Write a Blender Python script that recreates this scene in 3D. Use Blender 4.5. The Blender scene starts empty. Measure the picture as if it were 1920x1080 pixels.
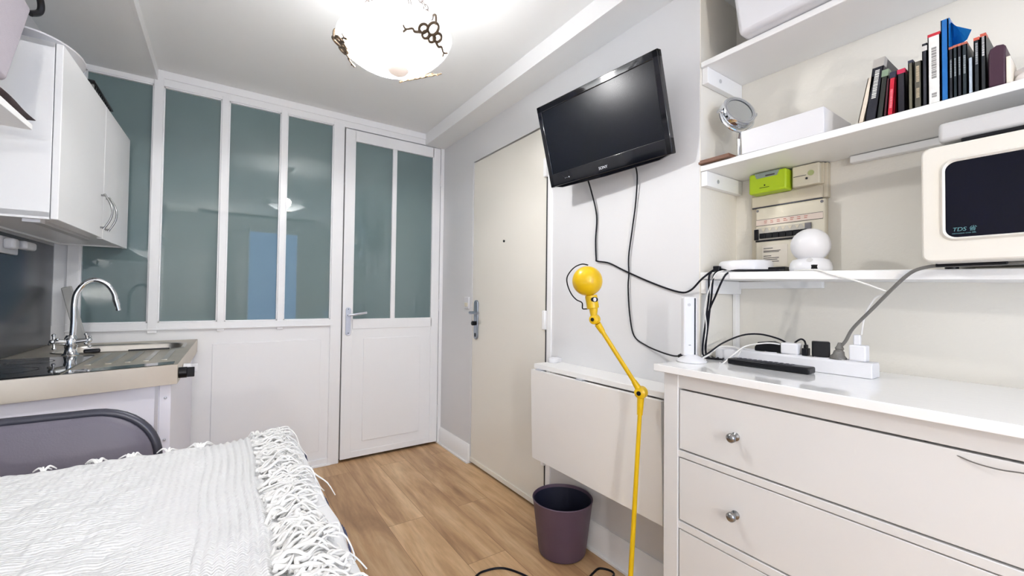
import bpy, bmesh, math, random
from mathutils import Vector, Matrix
random.seed(7)
V = Vector
S = bpy.context.scene
COL = S.collection

# ------------------------------------------------------------------ camera, world, light, exposure
def make_camera():
    yaw, pitch, roll = map(math.radians, (34.2927, 1.1875, 0.6687))
    F = V((math.sin(yaw) * math.cos(pitch), math.cos(yaw) * math.cos(pitch), math.sin(pitch)))
    R = V((math.cos(yaw), -math.sin(yaw), 0))
    U = R.cross(F)
    c, s = math.cos(roll), math.sin(roll)
    R2, U2 = R * c + U * s, U * c - R * s
    cam = bpy.data.cameras.new('camera')
    cam.sensor_width = 36
    cam.lens = 791.158 / 1920 * 36
    cam.clip_start = 0.02
    o = bpy.data.objects.new('camera', cam)
    m = Matrix((R2, U2, -F)).transposed().to_4x4()
    m.translation = V((0, 0, 1.12))
    o.matrix_world = m
    COL.objects.link(o)
    S.camera = o
make_camera()
w = bpy.data.worlds.new('world')
S.world = w
w.use_nodes = True
w.node_tree.nodes['Background'].inputs[0].default_value = (0.02, 0.025, 0.03, 1)
w.node_tree.nodes['Background'].inputs[1].default_value = 1.0
S.view_settings.view_transform = 'Standard'
S.view_settings.look = 'None'
S.view_settings.gamma = 1
S.view_settings.exposure = 0.15
LAMP_C = V((0.482, 1.45, 2.0))          # centre of the ceiling lamp's rim
LAMP_W = 11.3                            # bulb power, thrown down through the glass bowl
LAMP_UP = 3.0                            # what the bulb spills upwards
FILL_W = 57.0                          # each of the two bulbs of the added fill lamp behind the camera
WINDOW_E = 4.5                           # radiance of the dusk window behind the camera

# ------------------------------------------------------------------ materials
def lin(c):
    return tuple(((x / 255) / 12.92 if x / 255 <= .04045 else ((x / 255 + .055) / 1.055) ** 2.4) for x in c) + (1,)
MATS = {}
def mat(name, rgb, rough=.5, metal=0., var=.04, scale=30., bump=0., bscale=None, spec=.5, coat=0., stretch=None, ior=None, emit=None, estr=0.):
    if name in MATS: return MATS[name]
    m = bpy.data.materials.new(name); m.use_nodes = True
    nt = m.node_tree; b = nt.nodes['Principled BSDF']
    tc = nt.nodes.new('ShaderNodeTexCoord')
    mp = nt.nodes.new('ShaderNodeMapping')
    if stretch: mp.inputs['Scale'].default_value = stretch
    nt.links.new(tc.outputs['Object'], mp.inputs[0])
    n = nt.nodes.new('ShaderNodeTexNoise'); n.inputs['Scale'].default_value = scale; n.inputs['Detail'].default_value = 4
    nt.links.new(mp.outputs[0], n.inputs[0])
    c = lin(rgb)
    mx = nt.nodes.new('ShaderNodeMix'); mx.data_type = 'RGBA'
    mx.inputs[6].default_value = tuple(x * (1 - var) for x in c[:3]) + (1,)
    mx.inputs[7].default_value = tuple(min(1, x * (1 + var)) for x in c[:3]) + (1,)
    nt.links.new(n.outputs[0], mx.inputs[0])
    nt.links.new(mx.outputs[2], b.inputs['Base Color'])
    b.inputs['Roughness'].default_value = rough
    b.inputs['Metallic'].default_value = metal
    b.inputs['Specular IOR Level'].default_value = spec
    b.inputs['Coat Weight'].default_value = coat
    if ior: b.inputs['IOR'].default_value = ior
    if bump:
        n2 = nt.nodes.new('ShaderNodeTexNoise'); n2.inputs['Scale'].default_value = bscale or scale * 4
        n2.inputs['Detail'].default_value = 3
        nt.links.new(mp.outputs[0], n2.inputs[0])
        bp = nt.nodes.new('ShaderNodeBump'); bp.inputs['Strength'].default_value = bump; bp.inputs['Distance'].default_value = .002
        nt.links.new(n2.outputs[0], bp.inputs['Height']); nt.links.new(bp.outputs[0], b.inputs['Normal'])
    if emit:
        b.inputs['Emission Color'].default_value = lin(emit); b.inputs['Emission Strength'].default_value = estr
    MATS[name] = m
    return m

WALL = mat('wall_paint', (225, 225, 226), .65, var=.01, scale=4, bump=.12, bscale=160)
NICHE = mat('niche_paint', (236, 232, 222), .7, var=.015, scale=6, bump=.35, bscale=90)
CEIL = mat('ceiling_paint', (247, 248, 247), .8, var=.012, scale=3, bump=.1, bscale=140)
TRIM = mat('gloss_white_paint', (249, 249, 249), .32, var=.01, scale=8, bump=.08, bscale=60)
PART = mat('partition_paint', (249, 249, 249), .4, var=.012, scale=5, bump=.1, bscale=50)
DOOR = mat('beige_door_paint', (240, 236, 226), .45, var=.012, scale=5, bump=.12, bscale=80)
SHELF = mat('white_shelf_paint', (248, 248, 247), .4, var=.012, scale=8, bump=.1, bscale=70)
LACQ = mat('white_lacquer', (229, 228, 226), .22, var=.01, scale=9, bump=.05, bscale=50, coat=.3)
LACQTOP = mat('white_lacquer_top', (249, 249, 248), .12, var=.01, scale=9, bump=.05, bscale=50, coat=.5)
GAPSHADE = mat('gap_shade', (20, 20, 28), .8)  # near-black that stands in for the shade inside gaps
STEEL = mat('brushed_steel', (200, 196, 188), .28, .95, var=.05, scale=20, stretch=(1, 12, 1), bump=.06)
STEELTAN = mat('worn_steel', (206, 198, 184), .42, .75, var=.12, scale=9, bump=.1)
CHROME = mat('chrome', (225, 228, 232), .07, 1., var=.01)
SATIN = mat('satin_nickel', (150, 150, 150), .22, 1., var=.02)
PLATE = mat('grey_blue_metal', (160, 168, 180), .3, .9, var=.02)
ALU = mat('pale_aluminium', (205, 208, 216), .35, .6, var=.02)
CUPB = mat('cupboard_white', (250, 250, 250), .3, var=.01, scale=9)
MELA = mat('white_melamine', (246, 244, 241), .3, var=.01, scale=9)
BLKGLASS = mat('black_glass', (8, 10, 14), .05, var=.1, coat=.5)
SPLASH = mat('slate_splashback', (34, 40, 48), .22, var=.35, scale=3, bump=.05)
BLK = mat('black_plastic', (6, 7, 14), .35, var=.1, spec=.3)
BLKG = mat('gloss_black', (5, 7, 16), .09, var=.05, coat=.3)
SCREEN = mat('tv_screen', (2, 7, 18), .26, var=.05, spec=.36)
CABLE = mat('black_cable', (7, 7, 18), .45, var=.1, spec=.25)
WCABLE = mat('white_cable', (232, 230, 226), .45, var=.02)
GCABLE = mat('grey_cable', (112, 110, 106), .5, var=.04)
YEL = mat('yellow_enamel', (228, 186, 0), .3, var=.05, scale=60, bump=.08, bscale=120, coat=.25)
PURPLE = mat('aubergine_plastic', (88, 70, 86), .5, var=.08, scale=12, bump=.15, bscale=80)
BININ = mat('dark_bin_inside', (32, 34, 52), .55, var=.05)
WPLAST = mat('white_plastic', (229, 229, 232), .3, var=.01)
CREAM = mat('cream_plastic', (226, 219, 200), .45, var=.02, bump=.05)
CREAM2 = mat('aged_cream_plastic', (214, 205, 184), .5, var=.04, scale=14, bump=.05)
MWAVE = mat('ivory_enamel', (228, 224, 214), .38, var=.01, bump=.05)
LIME = mat('lime_plastic', (176, 205, 28), .4, var=.03, bump=.05)
PAPER = mat('paper_label', (236, 228, 214), .8, var=.02)
INK = mat('printed_ink', (70, 66, 66), .8)
REDINK = mat('red_ink', (196, 120, 105), .8)
WTEXT = mat('silver_print', (205, 208, 214), .5)
TEALTEXT = mat('dim_teal_print', (92, 140, 146), .5)
BROWN = mat('brown_wood', (112, 74, 52), .5, var=.25, scale=25, stretch=(8, 1, 8), bump=.1)
LILAC = mat('lilac_white_laminate', (240, 240, 250), .35, var=.01)
VINYL = mat('grey_vinyl', (104, 100, 112), .5, var=.06, scale=15, bump=.25, bscale=260)
VRIM = mat('dark_grey_tube', (62, 63, 74), .35, .2, var=.05)
BAG = mat('lilac_grey_fabric', (176, 170, 178), .9, var=.04, scale=80, bump=.5, bscale=420)
DKCLOTH = mat('dark_brown_cloth', (74, 62, 64), .9, var=.25, scale=25, bump=.6, bscale=200)
GREYBOX = mat('grey_box_plastic', (200, 200, 200), .5, var=.03, bump=.05)
GREYSTICK = mat('pale_grey_plastic', (190, 190, 186), .5, var=.03)
BRASS = mat('aged_bronze', (92, 76, 58), .5, .3, var=.25, scale=90, bump=.3)
CHAINM = mat('silver_chain', (120, 112, 108), .35, .8, var=.1)
TABLETOP = mat('table_laminate', (225, 222, 216), .5)
STITCH = mat('navy_stitch', (84, 88, 112), .9)
LINEN = mat('white_linen', (240, 240, 240), .9, var=.02, bump=.3, bscale=500)

def floor_mat():
    m = bpy.data.materials.new('oak_planks'); m.use_nodes = True
    nt = m.node_tree; b = nt.nodes['Principled BSDF']; L = nt.links.new; N = nt.nodes.new
    tc = N('ShaderNodeTexCoord'); mp = N('ShaderNodeMapping')
    mp.inputs['Rotation'].default_value = (0, 0, math.pi / 2); mp.inputs['Location'].default_value = (.35, .06, 0)
    L(tc.outputs['Object'], mp.inputs[0])
    br = N('ShaderNodeTexBrick'); br.offset = .38; br.offset_frequency = 2
    br.inputs['Scale'].default_value = 1; br.inputs['Brick Width'].default_value = 1.22; br.inputs['Row Height'].default_value = .185
    br.inputs['Mortar Size'].default_value = .0012; br.inputs['Mortar Smooth'].default_value = .3
    br.inputs['Color1'].default_value = (0, 0, 0, 1); br.inputs['Color2'].default_value = (1, 1, 1, 1); br.inputs['Mortar'].default_value = (.5, .5, .5, 1)
    L(mp.outputs[0], br.inputs[0])
    # offset the grain of every plank by its brick shade
    sep = N('ShaderNodeSeparateColor'); L(br.outputs[0], sep.inputs[0])
    mp2 = N('ShaderNodeMapping'); mp2.inputs['Scale'].default_value = (7.5, .9, 1); L(tc.outputs['Object'], mp2.inputs[0])
    add = N('ShaderNodeVectorMath'); add.operation = 'ADD'
    cmb = N('ShaderNodeCombineXYZ'); mul = N('ShaderNodeMath'); mul.operation = 'MULTIPLY'; mul.inputs[1].default_value = 13.7
    L(sep.outputs[0], mul.inputs[0]); L(mul.outputs[0], cmb.inputs[0]); L(mul.outputs[0], cmb.inputs[1])
    L(mp2.outputs[0], add.inputs[0]); L(cmb.outputs[0], add.inputs[1])
    n1 = N('ShaderNodeTexNoise'); n1.inputs['Scale'].default_value = 1.3; n1.inputs['Detail'].default_value = 6; n1.inputs['Roughness'].default_value = .55; n1.inputs['Distortion'].default_value = 1.0
    L(add.outputs[0], n1.inputs[0])
    n2 = N('ShaderNodeTexNoise'); n2.inputs['Scale'].default_value = 9; n2.inputs['Detail'].default_value = 5
    L(add.outputs[0], n2.inputs[0])
    cr = N('ShaderNodeValToRGB')
    e = cr.color_ramp.elements
    e[0].position = .28; e[0].color = lin((166, 127, 88)); e[1].position = .72; e[1].color = lin((240, 208, 164))
    x = e.new(.5); x.color = lin((212, 173, 128))
    L(n1.outputs[0], cr.inputs[0])
    mx = N('ShaderNodeMix'); mx.data_type = 'RGBA'; mx.blend_type = 'MULTIPLY'; mx.inputs[0].default_value = .35
    cr2 = N('ShaderNodeValToRGB'); cr2.color_ramp.elements[0].position = .3; cr2.color_ramp.elements[0].color = (.55, .5, .45, 1); cr2.color_ramp.elements[1].position = .6
    L(n2.outputs[0], cr2.inputs[0]); L(cr.outputs[0], mx.inputs[6]); L(cr2.outputs[0], mx.inputs[7])
    mx2 = N('ShaderNodeMix'); mx2.data_type = 'RGBA'; mx2.blend_type = 'MULTIPLY'; mx2.inputs[0].default_value = .7
    cr3 = N('ShaderNodeValToRGB'); cr3.color_ramp.elements[0].color = (.66, .61, .57, 1); cr3.color_ramp.elements[1].color = (1.0, 1.0, 1.0, 1)
    L(sep.outputs[0], cr3.inputs[0]); L(mx.outputs[2], mx2.inputs[6]); L(cr3.outputs[0], mx2.inputs[7])
    mx3 = N('ShaderNodeMix'); mx3.data_type = 'RGBA'; mx3.blend_type = 'MULTIPLY'
    mx3.inputs[7].default_value = (.45, .38, .32, 1); L(br.outputs['Fac'], mx3.inputs[0]); L(mx2.outputs[2], mx3.inputs[6])
    L(mx3.outputs[2], b.inputs['Base Color'])
    b.inputs['Roughness'].default_value = .42
    bp = N('ShaderNodeBump'); bp.inputs['Strength'].default_value = .15; bp.inputs['Distance'].default_value = .002
    L(n2.outputs[0], bp.inputs['Height']); L(bp.outputs[0], b.inputs['Normal'])
    return m

def pane_mat():
    m = bpy.data.materials.new('frosted_grey_glass'); m.use_nodes = True
    nt = m.node_tree; b = nt.nodes['Principled BSDF']; L = nt.links.new; N = nt.nodes.new
    tc = N('ShaderNodeTexCoord')
    n = N('ShaderNodeTexNoise'); n.inputs['Scale'].default_value = 1.6; n.inputs['Detail'].default_value = 3
    L(tc.outputs['Object'], n.inputs[0])
    cr = N('ShaderNodeValToRGB'); cr.color_ramp.elements[0].color = lin((100, 118, 120)); cr.color_ramp.elements[1].color = lin((122, 142, 142))
    L(n.outputs[0], cr.inputs[0]); L(cr.outputs[0], b.inputs['Base Color'])
    b.inputs['Roughness'].default_value = .018
    b.inputs['IOR'].default_value = 1.55
    n2 = N('ShaderNodeTexNoise'); n2.inputs['Scale'].default_value = 5; n2.inputs['Detail'].default_value = 1
    L(tc.outputs['Object'], n2.inputs[0])
    bp = N('ShaderNodeBump'); bp.inputs['Strength'].default_value = .012; bp.inputs['Distance'].default_value = .01
    L(n2.outputs[0], bp.inputs['Height']); L(bp.outputs[0], b.inputs['Normal'])
    return m

def bowl_mat():
    m = bpy.data.materials.new('pressed_white_glass'); m.use_nodes = True
    nt = m.node_tree; nt.nodes.clear(); L = nt.links.new; N = nt.nodes.new
    out = N('ShaderNodeOutputMaterial')
    tr = N('ShaderNodeBsdfTranslucent'); tr.inputs[0].default_value = (.0095, .0097, .01, 1)
    tp = N('ShaderNodeBsdfTransparent'); tp.inputs[0].default_value = (1, 1, 1, 1)
    gl = N('ShaderNodeBsdfPrincipled'); gl.inputs['Base Color'].default_value = (.9, .92, .93, 1); gl.inputs['Roughness'].default_value = .2
    em = N('ShaderNodeEmission'); em.inputs[0].default_value = (.95, .98, 1, 1); em.inputs[1].default_value = .22
    m1 = N('ShaderNodeMixShader'); m1.inputs[0].default_value = .66; L(gl.outputs[0], m1.inputs[1]); L(tp.outputs[0], m1.inputs[2])
    a1 = N('ShaderNodeAddShader'); L(m1.outputs[0], a1.inputs[0]); L(tr.outputs[0], a1.inputs[1])
    ad = N('ShaderNodeAddShader'); L(a1.outputs[0], ad.inputs[0]); L(em.outputs[0], ad.inputs[1])
    L(ad.outputs[0], out.inputs[0])
    # pressed dots and rings
    tc = N('ShaderNodeTexCoord'); vo = N('ShaderNodeTexVoronoi'); vo.inputs['Scale'].default_value = 60
    L(tc.outputs['Object'], vo.inputs[0])
    bp = N('ShaderNodeBump'); bp.inputs['Strength'].default_value = .5; bp.inputs['Distance'].default_value = .003
    L(vo.outputs['Distance'], bp.inputs['Height'])
    L(bp.outputs[0], gl.inputs['Normal']); L(bp.outputs[0], tr.inputs['Normal'])
    return m

def cloth_mat():
    m = bpy.data.materials.new('white_crochet'); m.use_nodes = True
    nt = m.node_tree; b = nt.nodes['Principled BSDF']; L = nt.links.new; N = nt.nodes.new
    tc = N('ShaderNodeTexCoord')
    wv = N('ShaderNodeTexWave'); wv.wave_type = 'BANDS'; wv.bands_direction = 'X'; wv.inputs['Scale'].default_value = 26; wv.inputs['Distortion'].default_value = 1.2; wv.inputs['Detail'].default_value = 1; wv.inputs['Detail Scale'].default_value = 3
    wy = N('ShaderNodeTexWave'); wy.wave_type = 'BANDS'; wy.bands_direction = 'Y'; wy.inputs['Scale'].default_value = 48; wy.inputs['Distortion'].default_value = 1.5
    vo = N('ShaderNodeTexVoronoi'); vo.inputs['Scale'].default_value = 130
    no = N('ShaderNodeTexNoise'); no.inputs['Scale'].default_value = 9; no.inputs['Detail'].default_value = 2
    for t in (wv, wy, vo, no): L(tc.outputs['Object'], t.inputs[0])
    a = N('ShaderNodeMath'); a.operation = 'ADD'; L(wv.outputs['Fac'], a.inputs[0]); L(wy.outputs['Fac'], a.inputs[1])
    c = N('ShaderNodeMath'); c.operation = 'MULTIPLY'; L(a.outputs[0], c.inputs[0]); L(no.outputs[0], c.inputs[1])
    d = N('ShaderNodeMath'); d.operation = 'ADD'; L(c.outputs[0], d.inputs[0]); L(vo.outputs['Distance'], d.inputs[1])
    bp = N('ShaderNodeBump'); bp.inputs['Strength'].default_value = .55; bp.inputs['Distance'].default_value = .004
    L(d.outputs[0], bp.inputs['Height']); L(bp.outputs[0], b.inputs['Normal'])
    cr = N('ShaderNodeValToRGB'); cr.color_ramp.elements[0].color = lin((214, 212, 208)); cr.color_ramp.elements[1].color = lin((232, 232, 231)); cr.color_ramp.elements[1].position = .35
    L(d.outputs[0], cr.inputs[0]); L(cr.outputs[0], b.inputs['Base Color'])
    b.inputs['Roughness'].default_value = .95
    return m
FLOOR, PANE, BOWL, CLOTH = floor_mat(), pane_mat(), bowl_mat(), cloth_mat()
def paper_mat():
    m = bpy.data.materials.new('fill_lamp_paper'); m.use_nodes = True
    nt = m.node_tree; nt.nodes.clear(); N = nt.nodes.new
    out = N('ShaderNodeOutputMaterial'); tr = N('ShaderNodeBsdfTranslucent'); tp = N('ShaderNodeBsdfTransparent'); mx = N('ShaderNodeMixShader')
    tr.inputs[0].default_value = (.95, .93, .9, 1); mx.inputs[0].default_value = .6
    nt.links.new(tr.outputs[0], mx.inputs[1]); nt.links.new(tp.outputs[0], mx.inputs[2]); nt.links.new(mx.outputs[0], out.inputs[0])
    return m
PAPERSHADE = paper_mat()
YARN = mat('white_yarn', (244, 243, 240), .95, var=.03, scale=200)

# ------------------------------------------------------------------ mesh helpers
def catmull(pts, k=6, closed=False):
    pts = [V(p) for p in pts]; n = len(pts); out = []
    if n < 3 or k < 2: return pts
    rng = n if closed else n - 1
    for i in range(rng):
        g = (lambda j: pts[j % n]) if closed else (lambda j: pts[max(0, min(n - 1, j))])
        p0, p1, p2, p3 = g(i - 1), g(i), g(i + 1), g(i + 2)
        for j in range(k):
            t = j / k
            out.append(.5 * ((2 * p1) + (p2 - p0) * t + (2 * p0 - 5 * p1 + 4 * p2 - p3) * t * t + (3 * p1 - p0 - 3 * p2 + p3) * t ** 3))
    if not closed: out.append(pts[-1])
    return out

class MB:
    def __init__(s): s.bm = bmesh.new()
    def hexa(s, p):
        v = [s.bm.verts.new(V(q)) for q in p]
        for f in ((0, 3, 2, 1), (4, 5, 6, 7), (0, 1, 5, 4), (1, 2, 6, 5), (2, 3, 7, 6), (3, 0, 4, 7)):
            s.bm.faces.new([v[i] for i in f])
        return s
    def box(s, a, b):
        (x0, y0, z0), (x1, y1, z1) = [tuple(map(min, a, b)), tuple(map(max, a, b))]
        return s.hexa([(x0, y0, z0), (x1, y0, z0), (x1, y1, z0), (x0, y1, z0), (x0, y0, z1), (x1, y0, z1), (x1, y1, z1), (x0, y1, z1)])
    def obox(s, c, ax, ay, az):
        c, ax, ay, az = V(c), V(ax) / 2, V(ay) / 2, V(az) / 2
        return s.hexa([c - ax - ay - az, c + ax - ay - az, c + ax + ay - az, c - ax + ay - az, c - ax - ay + az, c + ax - ay + az, c + ax + ay + az, c - ax + ay + az])
    def prism(s, poly, vec):
        vec = V(vec); a = [s.bm.verts.new(V(p)) for p in poly]; b = [s.bm.verts.new(V(p) + vec) for p in poly]
        n = len(a); s.bm.faces.new(a[::-1]); s.bm.faces.new(b)
        for i in range(n): s.bm.faces.new((a[i], a[(i + 1) % n], b[(i + 1) % n], b[i]))
        return s
    def frame_of(s, d):
        d = d.normalized(); u = V((0, 0, 1)) if abs(d.z) < .9 else V((1, 0, 0))
        x = u.cross(d).normalized(); return x, d.cross(x)
    def ring(s, c, x, y, r, n): return [s.bm.verts.new(V(c) + x * (r * math.cos(2 * math.pi * i / n)) + y * (r * math.sin(2 * math.pi * i / n))) for i in range(n)]
    def bridge(s, a, b):
        n = len(a)
        for i in range(n): s.bm.faces.new((a[i], a[(i + 1) % n], b[(i + 1) % n], b[i]))
    def cyl(s, p0, p1, r0, r1=None, n=20, cap=True):
        p0, p1 = V(p0), V(p1); r1 = r0 if r1 is None else r1
        x, y = s.frame_of(p1 - p0)
        a, b = s.ring(p0, x, y, r0, n), s.ring(p1, x, y, r1, n); s.bridge(a, b)
        if cap: s.bm.faces.new(a[::-1]); s.bm.faces.new(b)
        return s
    def tube(s, pts, r, n=8, k=6, closed=False, taper=None):
        pts = catmull(pts, k, closed); m = len(pts); prev = None; first = None; x = None
        for i, p in enumerate(pts):
            d = (pts[(i + 1) % m] - pts[i - 1]) if closed else (pts[min(i + 1, m - 1)] - pts[max(i - 1, 0)])
            if d.length < 1e-9: continue
            d.normalize()
            if x is None: x, y = s.frame_of(d)
            else:
                x = (x - d * x.dot(d))
                x = x.normalized() if x.length > 1e-6 else s.frame_of(d)[0]
                y = d.cross(x)
            rr = r if taper is None else r + (taper - r) * i / max(1, m - 1)
            g = s.ring(p, x, y, rr, n)
            if prev: s.bridge(prev, g)
            else: first = g
            prev = g
        if closed: s.bridge(prev, first)
        else: s.bm.faces.new(first[::-1]); s.bm.faces.new(prev)
        return s
    def lathe(s, prof, o, axis=(0, 0, 1), n=40, xdir=None):
        o = V(o); axis = V(axis).normalized(); x, y = s.frame_of(axis)
        prev = None
        for r, z in prof:
            g = [s.bm.verts.new(o + axis * z)] if r < 1e-6 else s.ring(o + axis * z, x, y, r, n)
            if prev:
                if len(prev) == 1 and len(g) > 1:
                    for i in range(n): s.bm.faces.new((prev[0], g[(i + 1) % n], g[i]))
                elif len(g) == 1 and len(prev) > 1:
                    for i in range(n): s.bm.faces.new((prev[i], prev[(i + 1) % n], g[0]))
                elif len(g) > 1: s.bridge(prev, g)
            prev = g
        return s
    def ball(s, c, r, n=24, sc=(1, 1, 1)):
        prof = [(r * math.sin(math.pi * i / (n // 2)), -r * math.cos(math.pi * i / (n // 2))) for i in range(n // 2 + 1)]
        k = len(s.bm.verts); s.lathe(prof, (0, 0, 0), n=n); s.bm.verts.ensure_lookup_table()
        for v in s.bm.verts[k:]: v.co = V((v.co.x * sc[0], v.co.y * sc[1], v.co.z * sc[2])) + V(c)
        return s
    def sheet(s, fn, nu, nv):
        g = [[s.bm.verts.new(V(fn(i / nu, j / nv))) for j in range(nv + 1)] for i in range(nu + 1)]
        for i in range(nu):
            for j in range(nv): s.bm.faces.new((g[i][j], g[i + 1][j], g[i + 1][j + 1], g[i][j + 1]))
        return s
    def build(s, name, m, parent=None, bevel=0, seg=2, loc=None, solid=0, angle=40, local=False):
        bm = s.bm
        if not solid: bmesh.ops.recalc_face_normals(bm, faces=bm.faces[:])
        me = bpy.data.meshes.new(name); o = bpy.data.objects.new(name, me); COL.objects.link(o)
        if parent is not None:
            o.parent = parent
            off = V((0, 0, 0)) if local else V(parent.get('_w', (0, 0, 0)))
            o['_w'] = tuple(off)
        else:
            if loc is None:
                xs = [v.co for v in bm.verts]
                loc = V(((min(p.x for p in xs) + max(p.x for p in xs)) / 2, (min(p.y for p in xs) + max(p.y for p in xs)) / 2, min(p.z for p in xs)))
            off = V(loc); o.location = off; o['_w'] = tuple(off)
        for v in bm.verts: v.co -= off
        for f in bm.faces: f.smooth = True
        bm.to_mesh(me); bm.free(); me.materials.append(m)
        me.set_sharp_from_angle(angle=math.radians(angle))
        if solid:
            md = o.modifiers.new('solid', 'SOLIDIFY'); md.thickness = solid; md.offset = 0
        if bevel:
            md = o.modifiers.new('bevel', 'BEVEL'); md.width = bevel; md.segments = seg; md.limit_method = 'ANGLE'; md.angle_limit = math.radians(50)
        return o

def tag(o, label, cat, group=None):
    o['label'] = label; o['category'] = cat
    if group: o['group'] = group
    return o
def thing(name, label, cat, loc, group=None, matrix=None):
    o = bpy.data.objects.new(name, None); o.empty_display_size = .05; COL.objects.link(o)
    o.location = loc; o['_w'] = tuple(loc)
    if matrix is not None:
        o.matrix_world = matrix; o['_w'] = (0, 0, 0)
    return tag(o, label, cat, group)
def struct(o): o['kind'] = 'structure'; return o
def lab(o, l): o['label'] = l; return o
def box(a, b): return MB().box(a, b)
def text(body, size, M, m, name, parent=None, ext=.0004, local=False, shear=0.):
    c = bpy.data.curves.new(name, 'FONT'); c.body = body; c.size = size; c.extrude = ext; c.align_x = 'CENTER'; c.align_y = 'CENTER'; c.shear = shear
    t = bpy.data.objects.new(name, c); COL.objects.link(t)
    dg = bpy.context.evaluated_depsgraph_get()
    me = bpy.data.meshes.new_from_object(t.evaluated_get(dg)); bpy.data.objects.remove(t)
    off = V((0, 0, 0)) if local or parent is None else V(parent['_w'])
    me.transform(M); me.transform(Matrix.Translation(-off))
    me.materials.clear(); me.materials.append(m)
    o = bpy.data.objects.new(name, me); COL.objects.link(o)
    if parent: o.parent = parent
    return o
def face_mx(origin, right, up):       # matrix placing flat XY artwork on a surface
    r, u = V(right).normalized(), V(up).normalized(); n = r.cross(u)
    m = Matrix((r, u, n)).transposed().to_4x4(); m.translation = V(origin); return m
def rrect(x0, x1, y0, y1, r, n=6):
    out = []
    for cx, cy, a in ((x1 - r, y1 - r, 0), (x0 + r, y1 - r, 90), (x0 + r, y0 + r, 180), (x1 - r, y0 + r, 270)):
        for i in range(n + 1):
            t = math.radians(a + 90 * i / n); out.append((cx + r * math.cos(t), cy + r * math.sin(t)))
    return out

# ------------------------------------------------------------------ the room
XR, D, NY, XN, ZC = 1.3865, 2.99, .859, 1.63, 2.3385
XL, YB = -.70, -1.62
struct(box((XL - .1, YB - .1, -.06), (XN + .1, D + .25, 0)).build('floor', FLOOR, loc=(0, 0, 0)))
c = MB().box((XL - .1, YB - .1, ZC), (XN + .1, D + .25, ZC + .08))
struct(c.build('ceiling', CEIL))
struct(box((XL - .1, YB, 2.281), (-.332, D, ZC)).build('ceiling_left', CEIL))
struct(box((-.333, YB, 2.279), (-.322, D - .002, ZC)).build('trim_1', TRIM))
struct(box((1.238, YB, 2.253), (XR + .3, D, ZC)).build('ceiling_right', CEIL))
struct(box((1.228, YB, 2.251), (1.239, D - .002, ZC)).build('trim_2', TRIM))
struct(box((XL - .1, YB, 0), (XL, D + .1, 2.3)).build('wall_left', WALL))
wr = MB()
wr.box((XR, NY, 0), (XN + .1, 1.712, 2.26)).box((XR, 2.514, 0), (XN + .1, D + .1, 2.26)).box((XR, 1.712, 2.034), (XN + .1, 2.514, 2.26))
struct(wr.build('wall_right', WALL))
struct(box((XN, YB, 0), (XN + .1, NY, 2.3)).build('wall_niche', NICHE))
struct(box((XR + .001, NY - .003, .0), (XN, NY, 2.253)).build('wall_niche_side', NICHE))
wb = MB()
WX0, WX1, WZ0, WZ1 = .27, 1.0, .25, 2.12
wb.box((XL - .1, YB - .1, 0), (WX0, YB, 2.3)).box((WX1, YB - .1, 0), (XN + .1, YB, 2.3)).box((WX0, YB - .1, 0), (WX1, YB, WZ0)).box((WX0, YB - .1, WZ1), (WX1, YB, 2.3))
struct(wb.build('wall_back', WALL))
# tall dusk-lit window behind the camera (seen mirrored in the partition glass)
DUSK = mat('dusk_window_light', (40, 60, 90), .6, emit=(120, 165, 225), estr=WINDOW_E)
wn = MB()
wn.box((WX0, YB - .06, WZ0), (WX0 + .035, YB - .01, WZ1)).box((WX1 - .035, YB - .06, WZ0), (WX1, YB - .01, WZ1)).box((WX0, YB - .06, WZ0), (WX1, YB - .01, WZ0 + .04)).box((WX0, YB - .06, WZ1 - .04), (WX1, YB - .01, WZ1))
win = struct(wn.build('window_5', TRIM)); box((WX0 + .03, YB - .045, WZ0 + .035), (WX1 - .03, YB - .035, WZ1 - .035)).build('pane', DUSK, win)
# baseboards
def baseboard(name, y0, y1):
    m = MB().prism([(XR, y0, 0), (XR - .016, y0, 0), (XR - .016, y0, .1), (XR - .008, y0, .112), (XR - .006, y0, .124), (XR, y0, .124)], (0, y1 - y0, 0))
    m.box((XR - .026, y0, 0), (XR - .016, y1, .012))
    return struct(m.build(name, TRIM, bevel=.0015))
baseboard('baseboard_right', NY + .02, 1.66); baseboard('baseboard_far', 2.514, D - .012)
# entry door casing strip and a dark sheet for the shade in the rebate
struct(box((XR - .006, 1.668, 0), (XR + .002, 1.7, 2.05)).build('trim_3', TRIM, bevel=.002))
struct(box((XR + .06, 1.7, 0), (XR + .07, 2.52, 2.04)).build('rebate_shade', GAPSHADE))

# glazed partition ------------------------------------------------------------
pw = MB()
pw.box((XL, D, 0), (.65, D + .05, .95))
struct(pw.build('wall_front', PART))
ft = MB()
zt, zb = 2.255, .957
ft.box((XL, D + .004, .9), (-.648, D + .045, 2.3))                    # return strip by the splashback
ft.box((-.65, D - .012, .9), (-.605, D + .045, 2.3))
ft.box((-.338, D - .016, .9), (-.296, D + .045, ZC))
ft.box((-.032, D - .012, .9), (.004, D + .045, zt + .02)).box((.274, D - .012, .9), (.308, D + .045, zt + .02))
ft.box((.582, D - .012, 0), (.651, D + .045, zt + .02))
ft.box((1.359, D - .012, 0), (XR, D + .045, zt + .02))
ft.box((-.30, D - .010, zt), (XR, D + .045, 2.296)).box((-.30, D - .016, 2.295), (1.24, D + .045, ZC))
ft.box((XL, D - .008, zt), (-.33, D + .045, 2.285))
ft.box((-.65, D - .014, .916), (.60, D + .045, zb)).box((-.65, D - .020, .915), (.58, D + .0, .924))
ft.box((-.3, D - .010, 0), (.6, D + .01, .048)).box((-.3, D - .018, 0), (.6, D, .014))
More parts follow.
